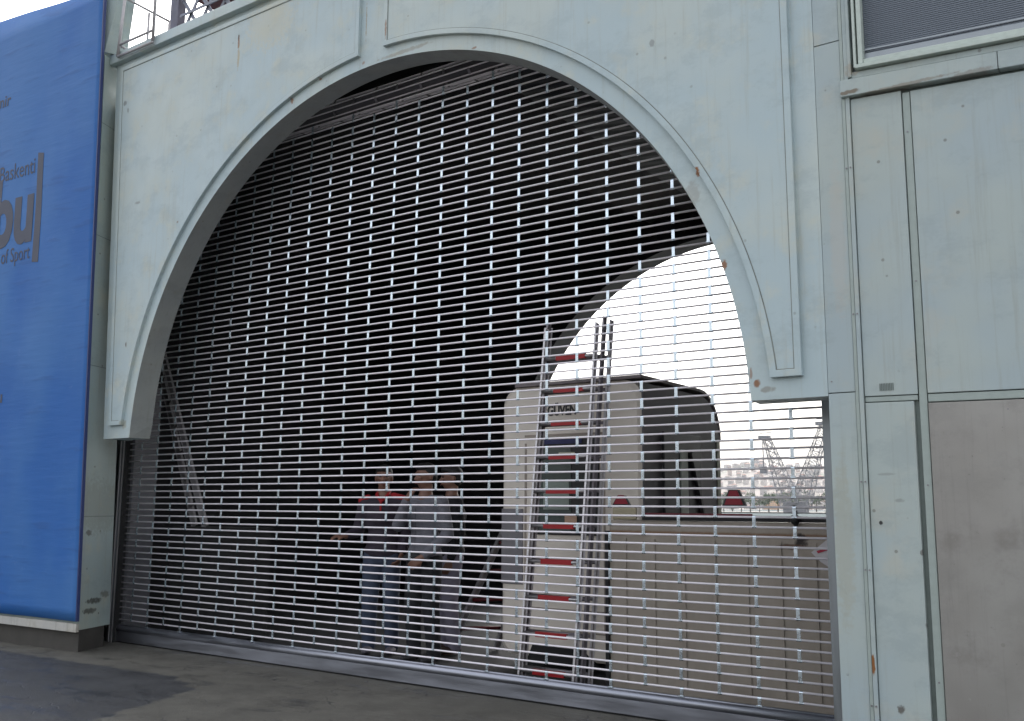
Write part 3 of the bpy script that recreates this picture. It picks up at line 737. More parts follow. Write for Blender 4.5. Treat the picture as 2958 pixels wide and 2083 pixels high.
# ------------------------------------------------------------------ guard booth
M_booth = plain('cream_fibreglass', (.74, .67, .60), .45, 0, .06, 3, .1)
M_boothdk = plain('groove_brown', (.33, .28, .24), .5)
M_glass, n_, b = new_mat('dark_green_glass'); b.inputs['Base Color'].default_value = (.06, .08, .075, 1); b.inputs['Roughness'].default_value = .12; b.inputs['Specular IOR Level'].default_value = .8
M_wf = plain('black_window_frame', (.02, .02, .022), .5)
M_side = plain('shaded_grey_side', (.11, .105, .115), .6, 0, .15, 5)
bt = thing('guard_booth', 'cream fibreglass guard booth with rounded corners and black window', 'booth', (4.4, 1.9, 0))
BX0, BX1, BY0, BY1, BZ = 3.672, 5.082, 1.20, 2.80, 2.44
def rrect(x0, x1, z0, z1, rt_, rb, n=8):
    P = []
    for (cx, cz, r, a0) in ((x1-rt_, z1-rt_, rt_, 0), (x0+rt_, z1-rt_, rt_, 90), (x0+rb, z0+rb, rb, 180), (x1-rb, z0+rb, rb, 270)):
        for i in range(n+1):
            a = math.radians(a0+90*i/n); P.append((cx+r*math.cos(a), cz+r*math.sin(a)))
    return P
# shell: rounded in plan at the top by tapering rings
RB = .42
def bprof():                    # (y, height) from the front edge over the rounded rear shoulder
    P_ = [(BY0, BZ-.03), (BY0+.03, BZ)]
    for i in range(9):
        t = math.radians(90*i/8); P_.append((BY1-RB+RB*math.sin(t), BZ-RB+RB*math.cos(t)))
    return P_
bm = nb(); rings = []
for (y, zt) in bprof():
    ins = .03 if y == BY0 else 0
    rings.append([bm.verts.new((x, y, z)) for x, z in rrect(BX0+ins, BX1-ins, .10+ins, zt, .17, .12)])
# rounded roof edge to the right as seen from the side
for a, b_ in zip(rings, rings[1:]):
    for i in range(len(a)): bm.faces.new((a[i], b_[i], b_[(i+1) % len(a)], a[(i+1) % len(a)]))
bm.faces.new(rings[0]); bm.faces.new(rings[-1][::-1]); fix(bm)
shell = obj('shell', loc_bm(bm, bt), M_booth, bt)
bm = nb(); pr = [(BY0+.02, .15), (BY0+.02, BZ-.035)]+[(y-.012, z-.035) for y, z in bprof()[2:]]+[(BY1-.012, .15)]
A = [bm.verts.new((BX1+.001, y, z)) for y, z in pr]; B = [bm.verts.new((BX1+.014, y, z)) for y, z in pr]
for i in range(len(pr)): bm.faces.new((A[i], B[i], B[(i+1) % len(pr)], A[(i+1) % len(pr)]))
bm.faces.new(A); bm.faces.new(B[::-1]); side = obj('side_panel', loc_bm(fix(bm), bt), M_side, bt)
bm = nb(); box(bm, BX1+.018, BX1+.04, 1.55, 2.3, 1.25, 2.02, .004); obj('side_window', loc_bm(fix(bm), bt), M_wf, side)
bm = nb(); box(bm, BX1+.018, BX1+.05, 1.86, 2.0, 1.3, 1.88, .004); obj('window_post', loc_bm(fix(bm), bt), plain('pale_window_post', (.38, .42, .38), .5), side)
bm = nb(); beam(bm, (BX1+.055, 2.05, 1.86), (BX1+.055, 2.3, 1.3), .03, .03); obj('stay_bar', loc_bm(fix(bm), bt), M_wf, side)
bm = nb(); box(bm, BX1+.016, BX1+.024, BY1-.09, BY1-.02, .3, BZ-RB, .003); obj('lit_corner_strip', loc_bm(fix(bm), bt), plain('olive_lit_corner', (.30, .32, .24), .5), bt)  # olive strip put in for the light on the far corner
bm = nb(); pr = [(BY0-.015, BZ+.002)]+[(y+.002 if i else y, z+.002) for i, (y, z) in enumerate(bprof()[2:])]; po = [(BY0-.015, BZ+.028)]+[(BY1-RB+(RB+.028)*math.sin(math.radians(90*i/8)), BZ-RB+(RB+.028)*math.cos(math.radians(90*i/8))) for i in range(9)]
for xa, xb2 in ((BX0+.15, BX1+.016),):
    q4 = [[bm.verts.new((x, y, z)) for (y, z) in L] for L in (pr, po) for x in (xa, xb2)]
    for i in range(len(pr)-1):
        for U, W in ((0, 1), (1, 3), (3, 2), (2, 0)): bm.faces.new((q4[U][i], q4[W][i], q4[W][i+1], q4[U][i+1]))
    for i in (0, -1): bm.faces.new((q4[0][i], q4[1][i], q4[3][i], q4[2][i]))
rf = obj('roof', loc_bm(fix(bm), bt), plain('taupe_roof_edge', (.22, .19, .20), .6), bt)
bm = nb(); box(bm, BX0+.12, BX1-.12, BY0+.12, BY1-.12, 0, .10); obj('base', loc_bm(fix(bm), bt), M_black, bt)
bm = nb(); wall_poly(bm, [(3.98, .115), (4.02, .205), (4.50, .215), (4.68, .06), (3.99, .06)], BY0-.012, BY0+.02); obj('base_recess', loc_bm(fix(bm), bt), M_black, bt)
bm = nb()
box(bm, 3.925, 3.945, BY0-.005, BY0+.01, .68, 1.93); box(bm, 4.725, 4.742, BY0-.005, BY0+.01, .35, 1.93); box(bm, 3.925, 4.742, BY0-.006, BY0+.01, 1.985, 2.005)
box(bm, 4.0, 4.742, BY0-.005, BY0+.01, .50, .518); box(bm, 4.3, 4.742, BY0-.005, BY0+.01, .33, .342)
obj('door_groove', loc_bm(fix(bm), bt), M_boothdk, bt)
wn = obj('window', loc_bm(fix(box(nb(), 4.055, 4.69, BY0-.02, BY0+.01, 1.135, 1.97, .01)), bt), M_wf, bt)
obj('pane', loc_bm(fix(box(nb(), 4.10, 4.42, BY0-.026, BY0-.021, 1.17, 1.88)), bt), M_glass, wn)
obj('notice', loc_bm(fix(box(nb(), 4.30, 4.46, BY0-.031, BY0-.027, 1.79, 1.84)), bt), plain('cream_paper', (.6, .58, .45), .7), wn)
obj('notice', loc_bm(fix(box(nb(), 4.36, 4.48, BY0-.031, BY0-.027, 1.19, 1.30)), bt), plain('peach_paper', (.5, .33, .24), .7), wn)
obj('notice', loc_bm(fix(box(nb(), 4.14, 4.40, BY0-.031, BY0-.027, 1.35, 1.60)), bt), plain('grey_green_paper', (.25, .29, .26), .7), wn)
obj('sign_strip', loc_bm(fix(box(nb(), 4.11, 4.53, BY0-.030, BY0-.021, 1.915, 1.955)), bt), plain('navy_strip', (.015, .02, .10), .5), wn)
obj('hatch', loc_bm(fix(box(nb(), 3.68, 3.91, BY0-.01, BY0+.01, .70, 1.355, .004)), bt), plain('mid_grey_hatch', (.21, .20, .215), .6), bt)
me = text_mesh('G\u00dcVEN', .125, .004)
for v in me.vertices: v.co = Vector((4.165+v.co.x*.72, BY0-.006-v.co.z, 2.17+v.co.y)) - Vector(bt.location)
me.materials.append(M_wf); o = link(bpy.data.objects.new('lettering', me)); o.parent = bt

# ------------------------------------------------------------------ low trailer with reflectors
m, n_, b = new_mat('beige_ribbed_side'); P = position(n_)
f1 = noise(n_, P, 5, 5, .65, (3, 3, .5)); f2 = noise(n_, P, 2, 4, .6)
c = mix(n_, f1, (.26, .225, .19), (.36, .315, .27)); c = mix(n_, ramp(n_, f2, .5, .8, 0, .5), c, (.15, .12, .09))
wob = noise(n_, P, 20, 3, .6)
sx_ = N(n_, 'ShaderNodeSeparateXYZ'); n_.links.new(P, sx_.inputs[0])
dz = math_(n_, 'ABSOLUTE', math_(n_, 'SUBTRACT', sx_.outputs[2], 1.19))
c = mix(n_, math_(n_, 'MULTIPLY', ramp(n_, math_(n_, 'ADD', dz, math_(n_, 'MULTIPLY', wob, .02)), .035, .015), .75), c, (.16, .07, .02))
for (x, z, rx, rz, cc, k) in ((6.62, 1.17, .05, .05, (.02, .012, .01), 1.), (6.56, 1.12, .10, .02, (.08, .03, .01), .8)):
    c = mix(n_, math_(n_, 'MULTIPLY', ellipse(n_, P, x, z, rx, rz, wob), k), c, cc)
n_.links.new(c, b.inputs['Base Color']); b.inputs['Roughness'].default_value = .65
M_trl = m
tr = thing('trailer', 'low beige trailer with ribbed side and black top rail behind the grille', 'trailer', (6.5, .9, 0))
TX0, TX1, TY = 5.172, 8.6, .50
side_ = obj('side_board', loc_bm(fix(box(nb(), TX0, TX1, TY, TY+1.6, .025, 1.278, .006)), tr), M_trl, tr)
bm = nb()
for i in range(14): box(bm, TX0+.12+i*.235, TX0+.145+i*.235, TY-.010, TY+.001, .12, 1.15, .002)
obj('ribs', loc_bm(fix(bm), tr), M_trl, side_)
obj('corner_post', loc_bm(fix(box(nb(), TX0-.03, TX0-.001, TY-.02, TY+.06, .03, 1.20, .003)), tr), M_black, tr)
bm = nb(); box(bm, TX0+.28, 6.66, TY-.012, TY+.05, 1.282, 1.322, .003); box(bm, 6.66, TX1, TY-.012, TY+.05, 1.282, 1.31, .003)
obj('top_rail', loc_bm(fix(bm), tr), M_black, tr)
bm = nb(); box(bm, TX0+.28, 6.3, TY-.018, TY-.0125, 1.31, 1.335); obj('red_tape', loc_bm(fix(bm), tr), plain('dark_red_tape', (.12, .01, .02), .5), tr)
bm = nb(); box(bm, TX0, TX1, TY+.3, TY+1.2, .002, .024); obj('chassis', loc_bm(fix(bm), tr), M_black, tr)
bm = nb(); tube(bm, (6.95, TY-.02, .10), (6.95, TY+.15, .10), .10, n=20); obj('wheel', loc_bm(fix(bm), tr), M_black, tr)
bm = nb(); bmesh.ops.create_uvsphere(bm, u_segments=10, v_segments=8, radius=.035, matrix=Matrix.Translation((6.60, TY-.03, 1.30))); tube(bm, (6.60, TY-.02, 1.26), (6.60, TY-.02, 1.36), .014, n=8)
obj('hook', loc_bm(fix(bm), tr), M_black, tr)
def tri(x, zb, w_, h_, mat1, yellow=False):
    out = [(x-w_/2, zb), (x+w_/2, zb), (x+w_*.20, zb+h_), (x-w_*.20, zb+h_)]
    bm = nb(); wall_poly(bm, out, TY+.0, TY+.02); rfl = obj('reflector', loc_bm(fix(bm), tr), M_wf, tr)
    k = .72; inn_ = [(x+(a-x)*k, zb+.022+(z-zb)*(.78)) for a, z in out]
    bm = nb(); wall_poly(bm, inn_, TY-.006, TY-.001); obj('red_face', loc_bm(fix(bm), tr), mat1, rfl)
M_refl = plain('crimson_reflector', (.22, .006, .02), .3)
tri(5.275, 1.375, .17, .085, M_refl); tri(6.163, 1.375, .19, .125, M_refl)
obj('lamp_bracket', loc_bm(fix(box(nb(), 5.20, 5.40, TY-.004, TY+.02, 1.283, 1.373, .01)), tr), plain('dull_yellow_bracket', (.33, .29, .20), .6), tr)
# torn white paper with a red stripe hanging on the trailer by the rail
bm = nb(); wall_poly(bm, [(6.70, 1.09), (6.80, 1.17), (6.93, 1.20), (6.93, .86), (6.86, .97), (6.76, 1.03)], TY-.030, TY-.016)
pp = tag(obj('paper_sheet', fix(bm), plain('white_paper', (.50, .48, .50), .7, 0, .15, 9)), 'crumpled white sheet with a red stripe beside the right guide rail', 'sheet')
bm = nb(); wall_poly(bm, [(6.745, 1.085), (6.86, 1.125), (6.86, 1.140), (6.735, 1.10)], TY-.034, TY-.031); obj('stripe', fix(bm), plain('red_print', (.35, .02, .05), .6), pp)

# ------------------------------------------------------------------ people
def blob(parts, voxel, smooth_it=4):
    """closed solids fused by a voxel remesh into one continuous skin"""
    bm = nb()
    for p in parts:
        if p[0] == 'c':
            _, a, b_, ra, rb_ = p; a = Vector(a); b_ = Vector(b_)
            tube(bm, a, b_, ra, rb_, n=14)
            for c_, r_ in ((a, ra), (b_, rb_)): bmesh.ops.create_uvsphere(bm, u_segments=14, v_segments=10, radius=r_*.995, matrix=Matrix.Translation(c_))
        else:
            _, c_, rx, ry, rz, rot = p
            mt = Matrix.Translation(c_) @ rot.to_4x4() @ Matrix.Diagonal((rx, ry, rz, 1))
            bmesh.ops.create_uvsphere(bm, u_segments=20, v_segments=14, radius=1, matrix=mt)
    me = bpy.data.meshes.new('b'); bm.to_mesh(me); bm.free()
    o = bpy.data.objects.new('b', me); COL.objects.link(o)
    md = o.modifiers.new('r', 'REMESH'); md.mode = 'VOXEL'; md.voxel_size = voxel; md.use_smooth_shade = True
    s = o.modifiers.new('s', 'SMOOTH'); s.iterations = smooth_it; s.factor = .5
    dg = bpy.context.evaluated_depsgraph_get(); out = bpy.data.meshes.new_from_object(o.evaluated_get(dg))
    bpy.data.objects.remove(o); return out
I3 = Matrix.Identity(3)
def hand_parts(w_, d, nrm, s=1., curl=.5):
    """w_ wrist, d direction of the fingers, nrm palm normal"""
    d = Vector(d).normalized(); nrm = Vector(nrm); nrm = (nrm-d*nrm.dot(d)).normalized(); sd_ = d.cross(nrm)
    P = []; w_ = Vector(w_)
    for k in range(4):
        off = sd_*(k-1.5)*.019*s
        P.append(('c', w_+off*.6, w_+d*.085*s+off, .015*s, .012*s))
        L = (.034, .040, .038, .030)[k]*s; a = w_+d*.088*s+off*1.05
        b_ = a+(d*math.cos(curl)+nrm*math.sin(curl))*L; c_ = b_+(d*math.cos(curl*2.2)+nrm*math.sin(curl*2.2))*L*.85
        P += [('c', a, b_, .0095*s, .0085*s), ('c', b_, c_, .0085*s, .007*s)]
    a = w_+d*.025*s+sd_*.028*s; b_ = a+(d*.7+sd_*.55+nrm*.45)*.038*s; c_ = b_+(d*.9+nrm*.5)*.028*s
    P += [('c', a, b_, .013*s, .0105*s), ('c', b_, c_, .0105*s, .008*s)]
    return P
SKIN = plain('warm_skin', (.21, .105, .072), .5, 0, .08, 20)
HAIR = plain('black_hair', (.012, .010, .010), .6, 0, .3, 60)
def person(loc, ang, J, top_mat, leg_mat, shoe_mat, label, head_turn=0., extras=None, skin=SKIN, tuck=.0):
    """J joints in the body's own frame: x = image right when facing the viewer, -y = forward"""
    p = thing('person', label, 'person', loc); p.rotation_euler = (0, 0, ang)
    V = {k: Vector(v) for k, v in J.items()}
    for k in V: V[k].x *= .92
    hd = V['head']; R_ = Matrix.Rotation(head_turn, 3, 'Z')
    def H(x, y, z): return hd+R_ @ Vector((x, y, z))
    body = [('e', hd+R_ @ Vector((0, .008, .03)), .077, .096, .088, R_), ('e', H(0, -.012, -.035), .058, .072, .075, R_), ('e', H(0, -.030, -.078), .034, .040, .030, R_),
            ('c', H(0, -.088, .012), H(0, -.108, -.022), .010, .014), ('e', H(0, -.098, -.024), .018, .014, .010, R_),
            ('e', H(0, -.080, .035), .050, .016, .010, R_), ('e', H(.035, -.075, -.01), .022, .016, .016, R_), ('e', H(-.035, -.075, -.01), .022, .016, .016, R_),
            ('e', H(0, -.088, -.052), .024, .012, .010, R_),
            ('e', H(.078, .012, -.005), .010, .020, .032, R_), ('e', H(-.078, .012, -.005), .010, .020, .032, R_),
            ('c', H(0, .02, -.07), V['neck'], .052, .058), ('c', V['neck'], V['chest'], .06, .12)]
    sh = [('l', 'shl', 'ell', 'wrl'), ('r', 'shr', 'elr', 'wrr')]
    body += [('e', V['chest'], .155, .10, .19, I3), ('e', V['waist'], .135, .10, .16, I3), ('e', V['hips'], .16, .11, .12, I3)]
    for s, a, b_, c_ in sh:
        body += [('c', V['chest']+Vector((0, 0, .1)), V[a], .07, .055), ('c', V[a], V[b_], .050, .040), ('c', V[b_], V[c_], .040, .027)]
        body += hand_parts(V[c_]+ (V['h'+s]-V[c_]).normalized()*.012, V['h'+s]-V[c_], V['n'+s], 1., .55)
        h_, k_, a_ = V['hp'+s], V['kn'+s], V['an'+s]
        body += [('c', h_, k_, .082, .058), ('c', k_, a_, .056, .040), ('e', a_+Vector((0, -.06, -.055)), .042, .12, .035, I3)]
    me = blob(body, .009, 2); me.materials.append(skin)
    bo = link(bpy.data.objects.new('body', me)); bo.parent = p
    # upper garment
    T = [('e', V['chest']+Vector((0, 0, -.01)), .170, .122, .22, I3), ('e', V['waist'], .152, .120, .20, I3), ('e', V['hips']+Vector((0, 0, .02)), .175, .13, .12, I3), ('c', V['neck']+Vector((0, .01, -.07)), V['chest'], .075, .15)]
    for s, a, b_, c_ in sh:
        T += [('c', V['chest']+Vector((0, 0, .12)), V[a], .085, .072), ('c', V[a], V[b_], .070, .058), ('c', V[b_], V[b_]+(V[c_]-V[b_])*.9, .058, .042)]
    me = blob(T, .013, 3); me.materials.append(top_mat); jk = link(bpy.data.objects.new('jacket', me)); jk.parent = p
    T = [('e', V['hips']+Vector((0, 0, -.04)), .165, .12, .12, I3)]
    for s in 'lr': T += [('c', V['hp'+s], V['kn'+s], .100, .078), ('c', V['kn'+s], V['an'+s]+Vector((0, 0, -.02)), .078, .066)]
    me = blob(T, .012, 3); me.materials.append(leg_mat); tr_ = link(bpy.data.objects.new('trousers', me)); tr_.parent = p
    for s in 'lr':
        a_ = V['an'+s]; me = blob([('e', a_+Vector((0, -.065, -.05)), .050, .135, .036, I3), ('c', a_+Vector((0, .02, -.04)), a_, .045, .048)], .009, 2)
        me.materials.append(shoe_mat); so = link(bpy.data.objects.new('shoe', me)); so.parent = p
    hp = [('e', H(0, .022, .048), .083, .095, .084, R_), ('e', H(0, .055, .0), .074, .058, .075, R_), ('e', H(0, -.028, .085), .072, .072, .042, R_), ('e', H(.026, -.098, .045), .017, .006, .004, R_), ('e', H(-.026, -.098, .045), .017, .006, .004, R_)]
    if extras and extras.get('moustache'): hp.append(('c', H(-.026, -.102, -.046), H(.026, -.102, -.046), .008, .008))
    me = blob(hp, .007, 2); me.materials.append(HAIR); ho = link(bpy.data.objects.new('hair', me)); ho.parent = p
    for sx in (-1, 1):
        bm = nb(); bmesh.ops.create_uvsphere(bm, u_segments=10, v_segments=8, radius=.0115, matrix=Matrix.Translation(H(sx*.030, -.083, .018)))
        obj('eye', bm, plain('dark_eye', (.02, .012, .01), .3), p, True)
    me = blob([('c', H(-.018, -.0985, -.060), H(.018, -.0985, -.060), .0045, .0045)], .003, 1); me.materials.append(plain('lip', (.22, .07, .06), .5)); lo = link(bpy.data.objects.new('mouth', me)); lo.parent = p
    if extras:
        for nm, prts, mat in extras.get('parts', []):
            me = blob(prts, .008, 2); me.materials.append(mat); eo = link(bpy.data.objects.new(nm, me)); eo.parent = p
    return p
base = dict(head=(0, 0, 1.635), neck=(0, .01, 1.50), chest=(0, .01, 1.27), waist=(0, .01, 1.05), hips=(0, .01, .93),
            shl=(-.19, .01, 1.40), shr=(.19, .01, 1.40), ell=(-.25, .03, 1.12), elr=(.25, .03, 1.12), wrl=(-.26, -.06, .88), wrr=(.26, -.06, .88),
            hl=(-.26, -.10, .78), hr=(.26, -.10, .78), nl=(1, 0, 0), nr=(-1, 0, 0),
            hpl=(-.09, .01, .90), hpr=(.09, .01, .90), knl=(-.11, -.02, .49), knr=(.11, -.02, .49), anl=(-.12, .03, .095), anr=(.12, .03, .095))
JR = dict(base); JR.update(ell=(-.26, .02, 1.13), wrl=(-.33, -.20, 1.09), hl=(-.42, -.24, 1.09), nl=(.2, .2, -1), wrr=(.22, -.06, .93), hr=(.19, -.12, .85))
denim = plain('faded_blue_denim', (.045, .06, .10), .8, 0, .45, 9, .2)
view_ang = math.atan2(.575, .818)        # body -y axis points at the camera side
redm = plain('bright_red_cloth', (.36, .010, .016), .7)
person((2.44, .98, 0), view_ang-.05, JR, plain('dark_plum_jacket', (.035, .026, .04), .8, 0, .3, 14, .3), denim, plain('grey_sneaker', (.13, .12, .14), .7),
       'person in dark plum jacket with red collar and blue jeans, one forearm held out', .12,
       dict(moustache=True, parts=[('collar', [('c', (-.055, -.055, 1.475), (0, -.115, 1.41), .018, .014), ('c', (.055, -.055, 1.475), (0, -.115, 1.41), .018, .014), ('c', (-.055, -.055, 1.475), (-.05, .05, 1.51), .018, .018), ('c', (.055, -.055, 1.475), (.05, .05, 1.51), .018, .018), ('c', (0, -.125, 1.40), (0, -.138, 1.33), .012, .010)], redm),
                                   ('shoulder_patch', [('c', (.10, -.02, 1.465), (.20, -.02, 1.44), .035, .035)], redm), ('shoulder_patch', [('c', (-.14, -.03, 1.45), (-.21, -.02, 1.42), .030, .030)], redm)]))
JG = dict(base); JG.update(ell=(-.16, -.20, 1.20), wrl=(.0, -.27, 1.43), hl=(.035, -.21, 1.53), nl=(.3, 1, 0), elr=(.26, .03, 1.12), wrr=(.14, -.20, .93), hr=(.06, -.25, .86), nr=(-.5, 1, 0))
person((3.06, .86, 0), view_ang-.55, JG, plain('pale_grey_zip_jacket', (.145, .145, .17), .8, 0, .28, 12, .4), plain('black_trousers', (.015, .016, .02), .85), plain('dark_shoe', (.04, .04, .045), .6),
       'person in pale grey jacket and black trousers raising one hand to the mouth', -.35,
       dict(parts=[('belt_bag', [('e', (.0, -.15, .92), .12, .035, .045, I3)], plain('black_nylon', (.012, .013, .016), .7)), ('zip', [('c', (0, -.137, 1.36), (0, -.138, .98), .004, .004)], M_wf)]))
JT = dict(base)
person((2.91, 1.42, 0), view_ang-1.25, JT, plain('black_coat', (.012, .012, .016), .85), plain('pale_lilac_jeans', (.22, .20, .26), .8, 0, .15, 10, .2), plain('brown_shoe', (.05, .03, .025), .6),
       'person in black coat and pale jeans standing behind the one in grey', -.1)

# ------------------------------------------------------------------ far shore
m, n_, b = new_mat('far_hillside'); P = position(n_)
f = noise(n_, P, .02, 6, .7); g = noise(n_, P, .006, 3, .5)
c = mix(n_, ramp(n_, f, .35, .65), (.10, .085, .075), (.20, .17, .15)); c = mix(n_, ramp(n_, g, .5, .65, 0, .8), c, (.04, .06, .03))
n_.links.new(c, b.inputs['Base Color']); b.inputs['Roughness'].default_value = .9
bm = nb(); grid = []
def hillz(u, d):        # u: azimuth tan offset, d: distance
    t = min(1, max(0, (d-1900)/1300)); t = t*t*(3-2*t)
    return -2+t*(118+16*math.sin(u*31)+9*math.sin(u*83+1)+5*math.sin(u*190))
def far_pt(u, d): return Vector((8.8+d*u, -5.9+d*.94, hillz(u, d)))
for i in range(121):
    u = -1.1+1.7*i/120; grid.append([bm.verts.new(far_pt(u, d)) for d in (1850, 2000, 2200, 2400, 2600, 2800, 3000, 3200, 3700, 4500)])
for i in range(120):
    for j in range(9): bm.faces.new((grid[i][j], grid[i+1][j], grid[i+1][j+1], grid[i][j+1]))
tag(obj('hills', fix(bm), m, smooth=True), kind='structure')
walls = [plain('far_wall', c_, .8, 0, .1, 1) for c_ in ((.42, .37, .34), (.33, .29, .28), (.50, .46, .43), (.36, .26, .22), (.27, .25, .26))]
roofs = [plain('far_roof', c_, .8, 0, .1, 1) for c_ in ((.20, .07, .04), (.16, .10, .08), (.12, .11, .12))]
def house(w_, d_, h_, mw, mr):
    bm = nb(); box(bm, -w_/2, w_/2, -d_/2, d_/2, -6, h_)
    a = [bm.verts.new(p) for p in ((-w_/2-.5, -d_/2-.5, h_), (w_/2+.5, -d_/2-.5, h_), (w_/2+.5, d_/2+.5, h_), (-w_/2-.5, d_/2+.5, h_))]
    r = [bm.verts.new((-w_*.25, 0, h_+2.6)), bm.verts.new((w_*.25, 0, h_+2.6))]
    for f in ((a[0], a[1], r[1], r[0]), (a[2], a[3], r[0], r[1]), (a[1], a[2], r[1]), (a[3], a[0], r[0]), (a[3], a[2], a[1], a[0])):
        bm.faces.new(f).material_index = 1
    # rows of dark window openings
    for fl in range(int(h_/3)):
        for kx in range(int(w_/3)):
            x = -w_/2+1.5+kx*3; z = 1+fl*3
            v = [bm.verts.new(p) for p in ((x-.6, -d_/2-.05, z), (x+.6, -d_/2-.05, z), (x+.6, -d_/2-.05, z+1.4), (x-.6, -d_/2-.05, z+1.4))]
            bm.faces.new(v).material_index = 2
    return bm
protos = []
for i in range(10):
    bm = house(random.uniform(9, 18), random.uniform(8, 12), random.choice((7, 10, 13, 16)), 0, 0)
    me = bpy.data.meshes.new('house'); bm.to_mesh(me); bm.free()
    me.materials.append(walls[i % 5]); me.materials.append(roofs[i % 3]); me.materials.append(M_wf); protos.append(me)
cnt = 0
for r_ in range(11):
    d = 1930+r_*120
    for k in range(22):
        u = -.455+k*.0093+random.uniform(-.003, .003)
        o = link(bpy.data.objects.new('house', protos[random.randrange(10)]))
        o.location = far_pt(u, d+random.uniform(-40, 40)); o.rotation_euler = (0, 0, random.uniform(-.5, .8))
        tag(o, 'small hazy apartment house on the crowded far hillside', 'house', 'houses crowded on the far hillside')
bm = house(26, 12, 18, 0, 0); ob = obj('house', bm, [plain('orange_render', (.50, .25, .08), .8), roofs[0], M_wf]); ob.location = far_pt(-.345, 1905)
tag(ob, 'orange block, the only orange building at the foot of the far hill', 'house')
# trees by the far shore
M_leaf = [plain('leaf_green', c_, .8, 0, .3, 2) for c_ in ((.035, .075, .03), (.06, .10, .04), (.045, .07, .045))]
M_bark = plain('bark', (.06, .045, .035), .9)
def tree(loc, h_, seed, label):
    random.seed(seed); t = thing('tree', label, 'tree', loc, 'trees along the far quay')
    bm = nb(); tube(bm, (0, 0, 0), (.2, 0, h_*.55), h_*.035, h_*.018, n=7)
    for k in range(4):
        a = k*1.7; tube(bm, (.1, 0, h_*.35), (math.cos(a)*h_*.2, math.sin(a)*h_*.2, h_*.68), h_*.014, h_*.006, n=5)
    obj('trunk', bm, M_bark, t)
    bm = nb(); cl = [Vector((random.gauss(0, .19)*h_, random.gauss(0, .19)*h_, h_*(.62+random.gauss(0, .13)))) for _ in range(16)]
    for c_ in cl:
        for _ in range(46):
            p = c_+Vector((random.gauss(0, 1), random.gauss(0, 1), random.gauss(0, .8)))*h_*.065
            s = h_*random.uniform(.018, .035); n1 = Vector((random.gauss(0, 1), random.gauss(0, 1), random.gauss(0, 1))).normalized()
            e = n1.orthogonal().normalized()*s; f_ = n1.cross(e)
            bm.faces.new([bm.verts.new(p+e*a+f_*b_) for a, b_ in ((-1, -.6), (1, -.6), (.7, .8), (-.7, .8))])
    obj('crown', bm, M_leaf[seed % 3], t)
for i in range(16):
    d = 640+(i % 3)*30; u = -.405+i*.0095
    tree((8.8+d*u, -5.9+d*.94, -1), 11+(i*7 % 5), i, 'dark green tree in the hazy row along the far quay')
random.seed(11)
bm = nb(); v = [bm.verts.new(p) for p in ((-700, 560, -1.0), (400, 560, -1.0), (400, 760, -1.0), (-700, 760, -1.0))]; bm.faces.new(v)
tag(obj('quay', bm, M_conc), kind='structure')
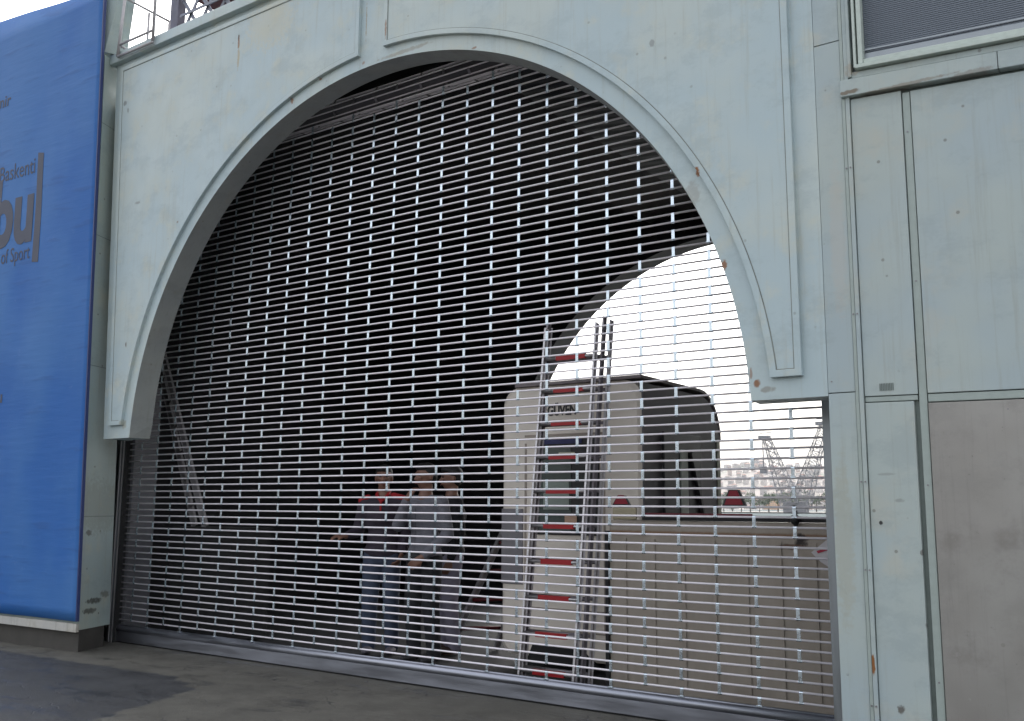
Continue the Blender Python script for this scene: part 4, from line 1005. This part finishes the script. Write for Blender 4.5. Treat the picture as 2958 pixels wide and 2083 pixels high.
# harbour cranes
M_crane = plain('pale_grey_crane_steel', (.17, .17, .19), .6)
def lattice(bm, a, b_, w0, w1, n):
    a = Vector(a); b_ = Vector(b_); d = (b_-a).normalized(); s = d.cross(Vector((0, 1, 0))).normalized(); t = d.cross(s)
    C = [(1, 1), (1, -1), (-1, -1), (-1, 1)]
    def P(i, k): f_ = i/n; w_ = w0+(w1-w0)*f_; return a.lerp(b_, f_)+s*C[k][0]*w_/2+t*C[k][1]*w_/2
    for k in range(4):
        tube(bm, P(0, k), P(n, k), .28, n=5)
        for i in range(n):
            tube(bm, P(i, k), P(i+1, (k+1) % 4), .16, n=4); tube(bm, P(i, (k+1) % 4), P(i+1, k), .16, n=4); tube(bm, P(i, k), P(i, (k+1) % 4), .14, n=4)
def dirp(u, d, z): return (8.8+u*d, -5.9+d*.94, z)
for (ut, ub, h_, lab, hook) in ((-.348, -.325, 43, 'left harbour crane with its boom leaning left over a hanging block', True), (-.290, -.316, 50, 'right harbour crane leaning right, half hidden by the guide rail', False)):
    D_c = 600; cr_ = thing('harbour_crane', lab, 'crane', dirp(ub, D_c, 0))
    bm = nb(); lattice(bm, dirp(ub, D_c, 3), dirp(ut, D_c, h_), 10, 3.5, 12); obj('boom', loc_bm(fix(bm), cr_), M_crane, cr_)
    bm = nb(); c_ = dirp(ut, D_c, h_+1); box(bm, c_[0]-4.5, c_[0]+2, c_[1]-2, c_[1]+2, c_[2]-1.5, c_[2]+.6); box(bm, c_[0]-4, c_[0]+3, c_[1]-1, c_[1]+1, c_[2]+2, c_[2]+2.5); obj('boom_head', loc_bm(fix(bm), cr_), M_crane, cr_)
    bm = nb(); c_ = dirp(ub, D_c, 0); box(bm, c_[0]-4, c_[0]+4, c_[1]-3, c_[1]+3, -1, 5); obj('machine_house', loc_bm(fix(bm), cr_), M_crane, cr_)
    if hook:
        bm = nb(); a = Vector(dirp(ut-.004, D_c, h_)); e = Vector(dirp(ut-.004, D_c, 26)); tube(bm, a, e, .35, n=6); box(bm, e.x-2, e.x+2, e.y-1, e.y+1, e.z-4, e.z); obj('hoist_block', loc_bm(fix(bm), cr_), M_crane, cr_)
o = obj('shipping_container', fix(box(nb(), 4.55, 5.6, 12.4, 13.4, .9, 1.62, .03)), plain('orange_container_paint', (.45, .19, .05), .6))
tag(o, 'small orange bin seen past the right end of the trailer', 'bin')

# ------------------------------------------------------------------ air over the harbour
m = bpy.data.materials.new('harbour_haze'); m.use_nodes = True; n_ = m.node_tree
n_.nodes.remove(n_.nodes['Principled BSDF']); pv = n_.nodes.new('ShaderNodeVolumePrincipled')
pv.inputs['Color'].default_value = (.9, .92, .95, 1); pv.inputs['Density'].default_value = .00011; pv.inputs['Anisotropy'].default_value = 0
n_.links.new(pv.outputs[0], n_.nodes['Material Output'].inputs['Volume'])
bm = nb(); box(bm, -5300, 3000, -100, 4400, -3.6, 190)
tag(obj('haze', fix(bm), m), kind='stuff')
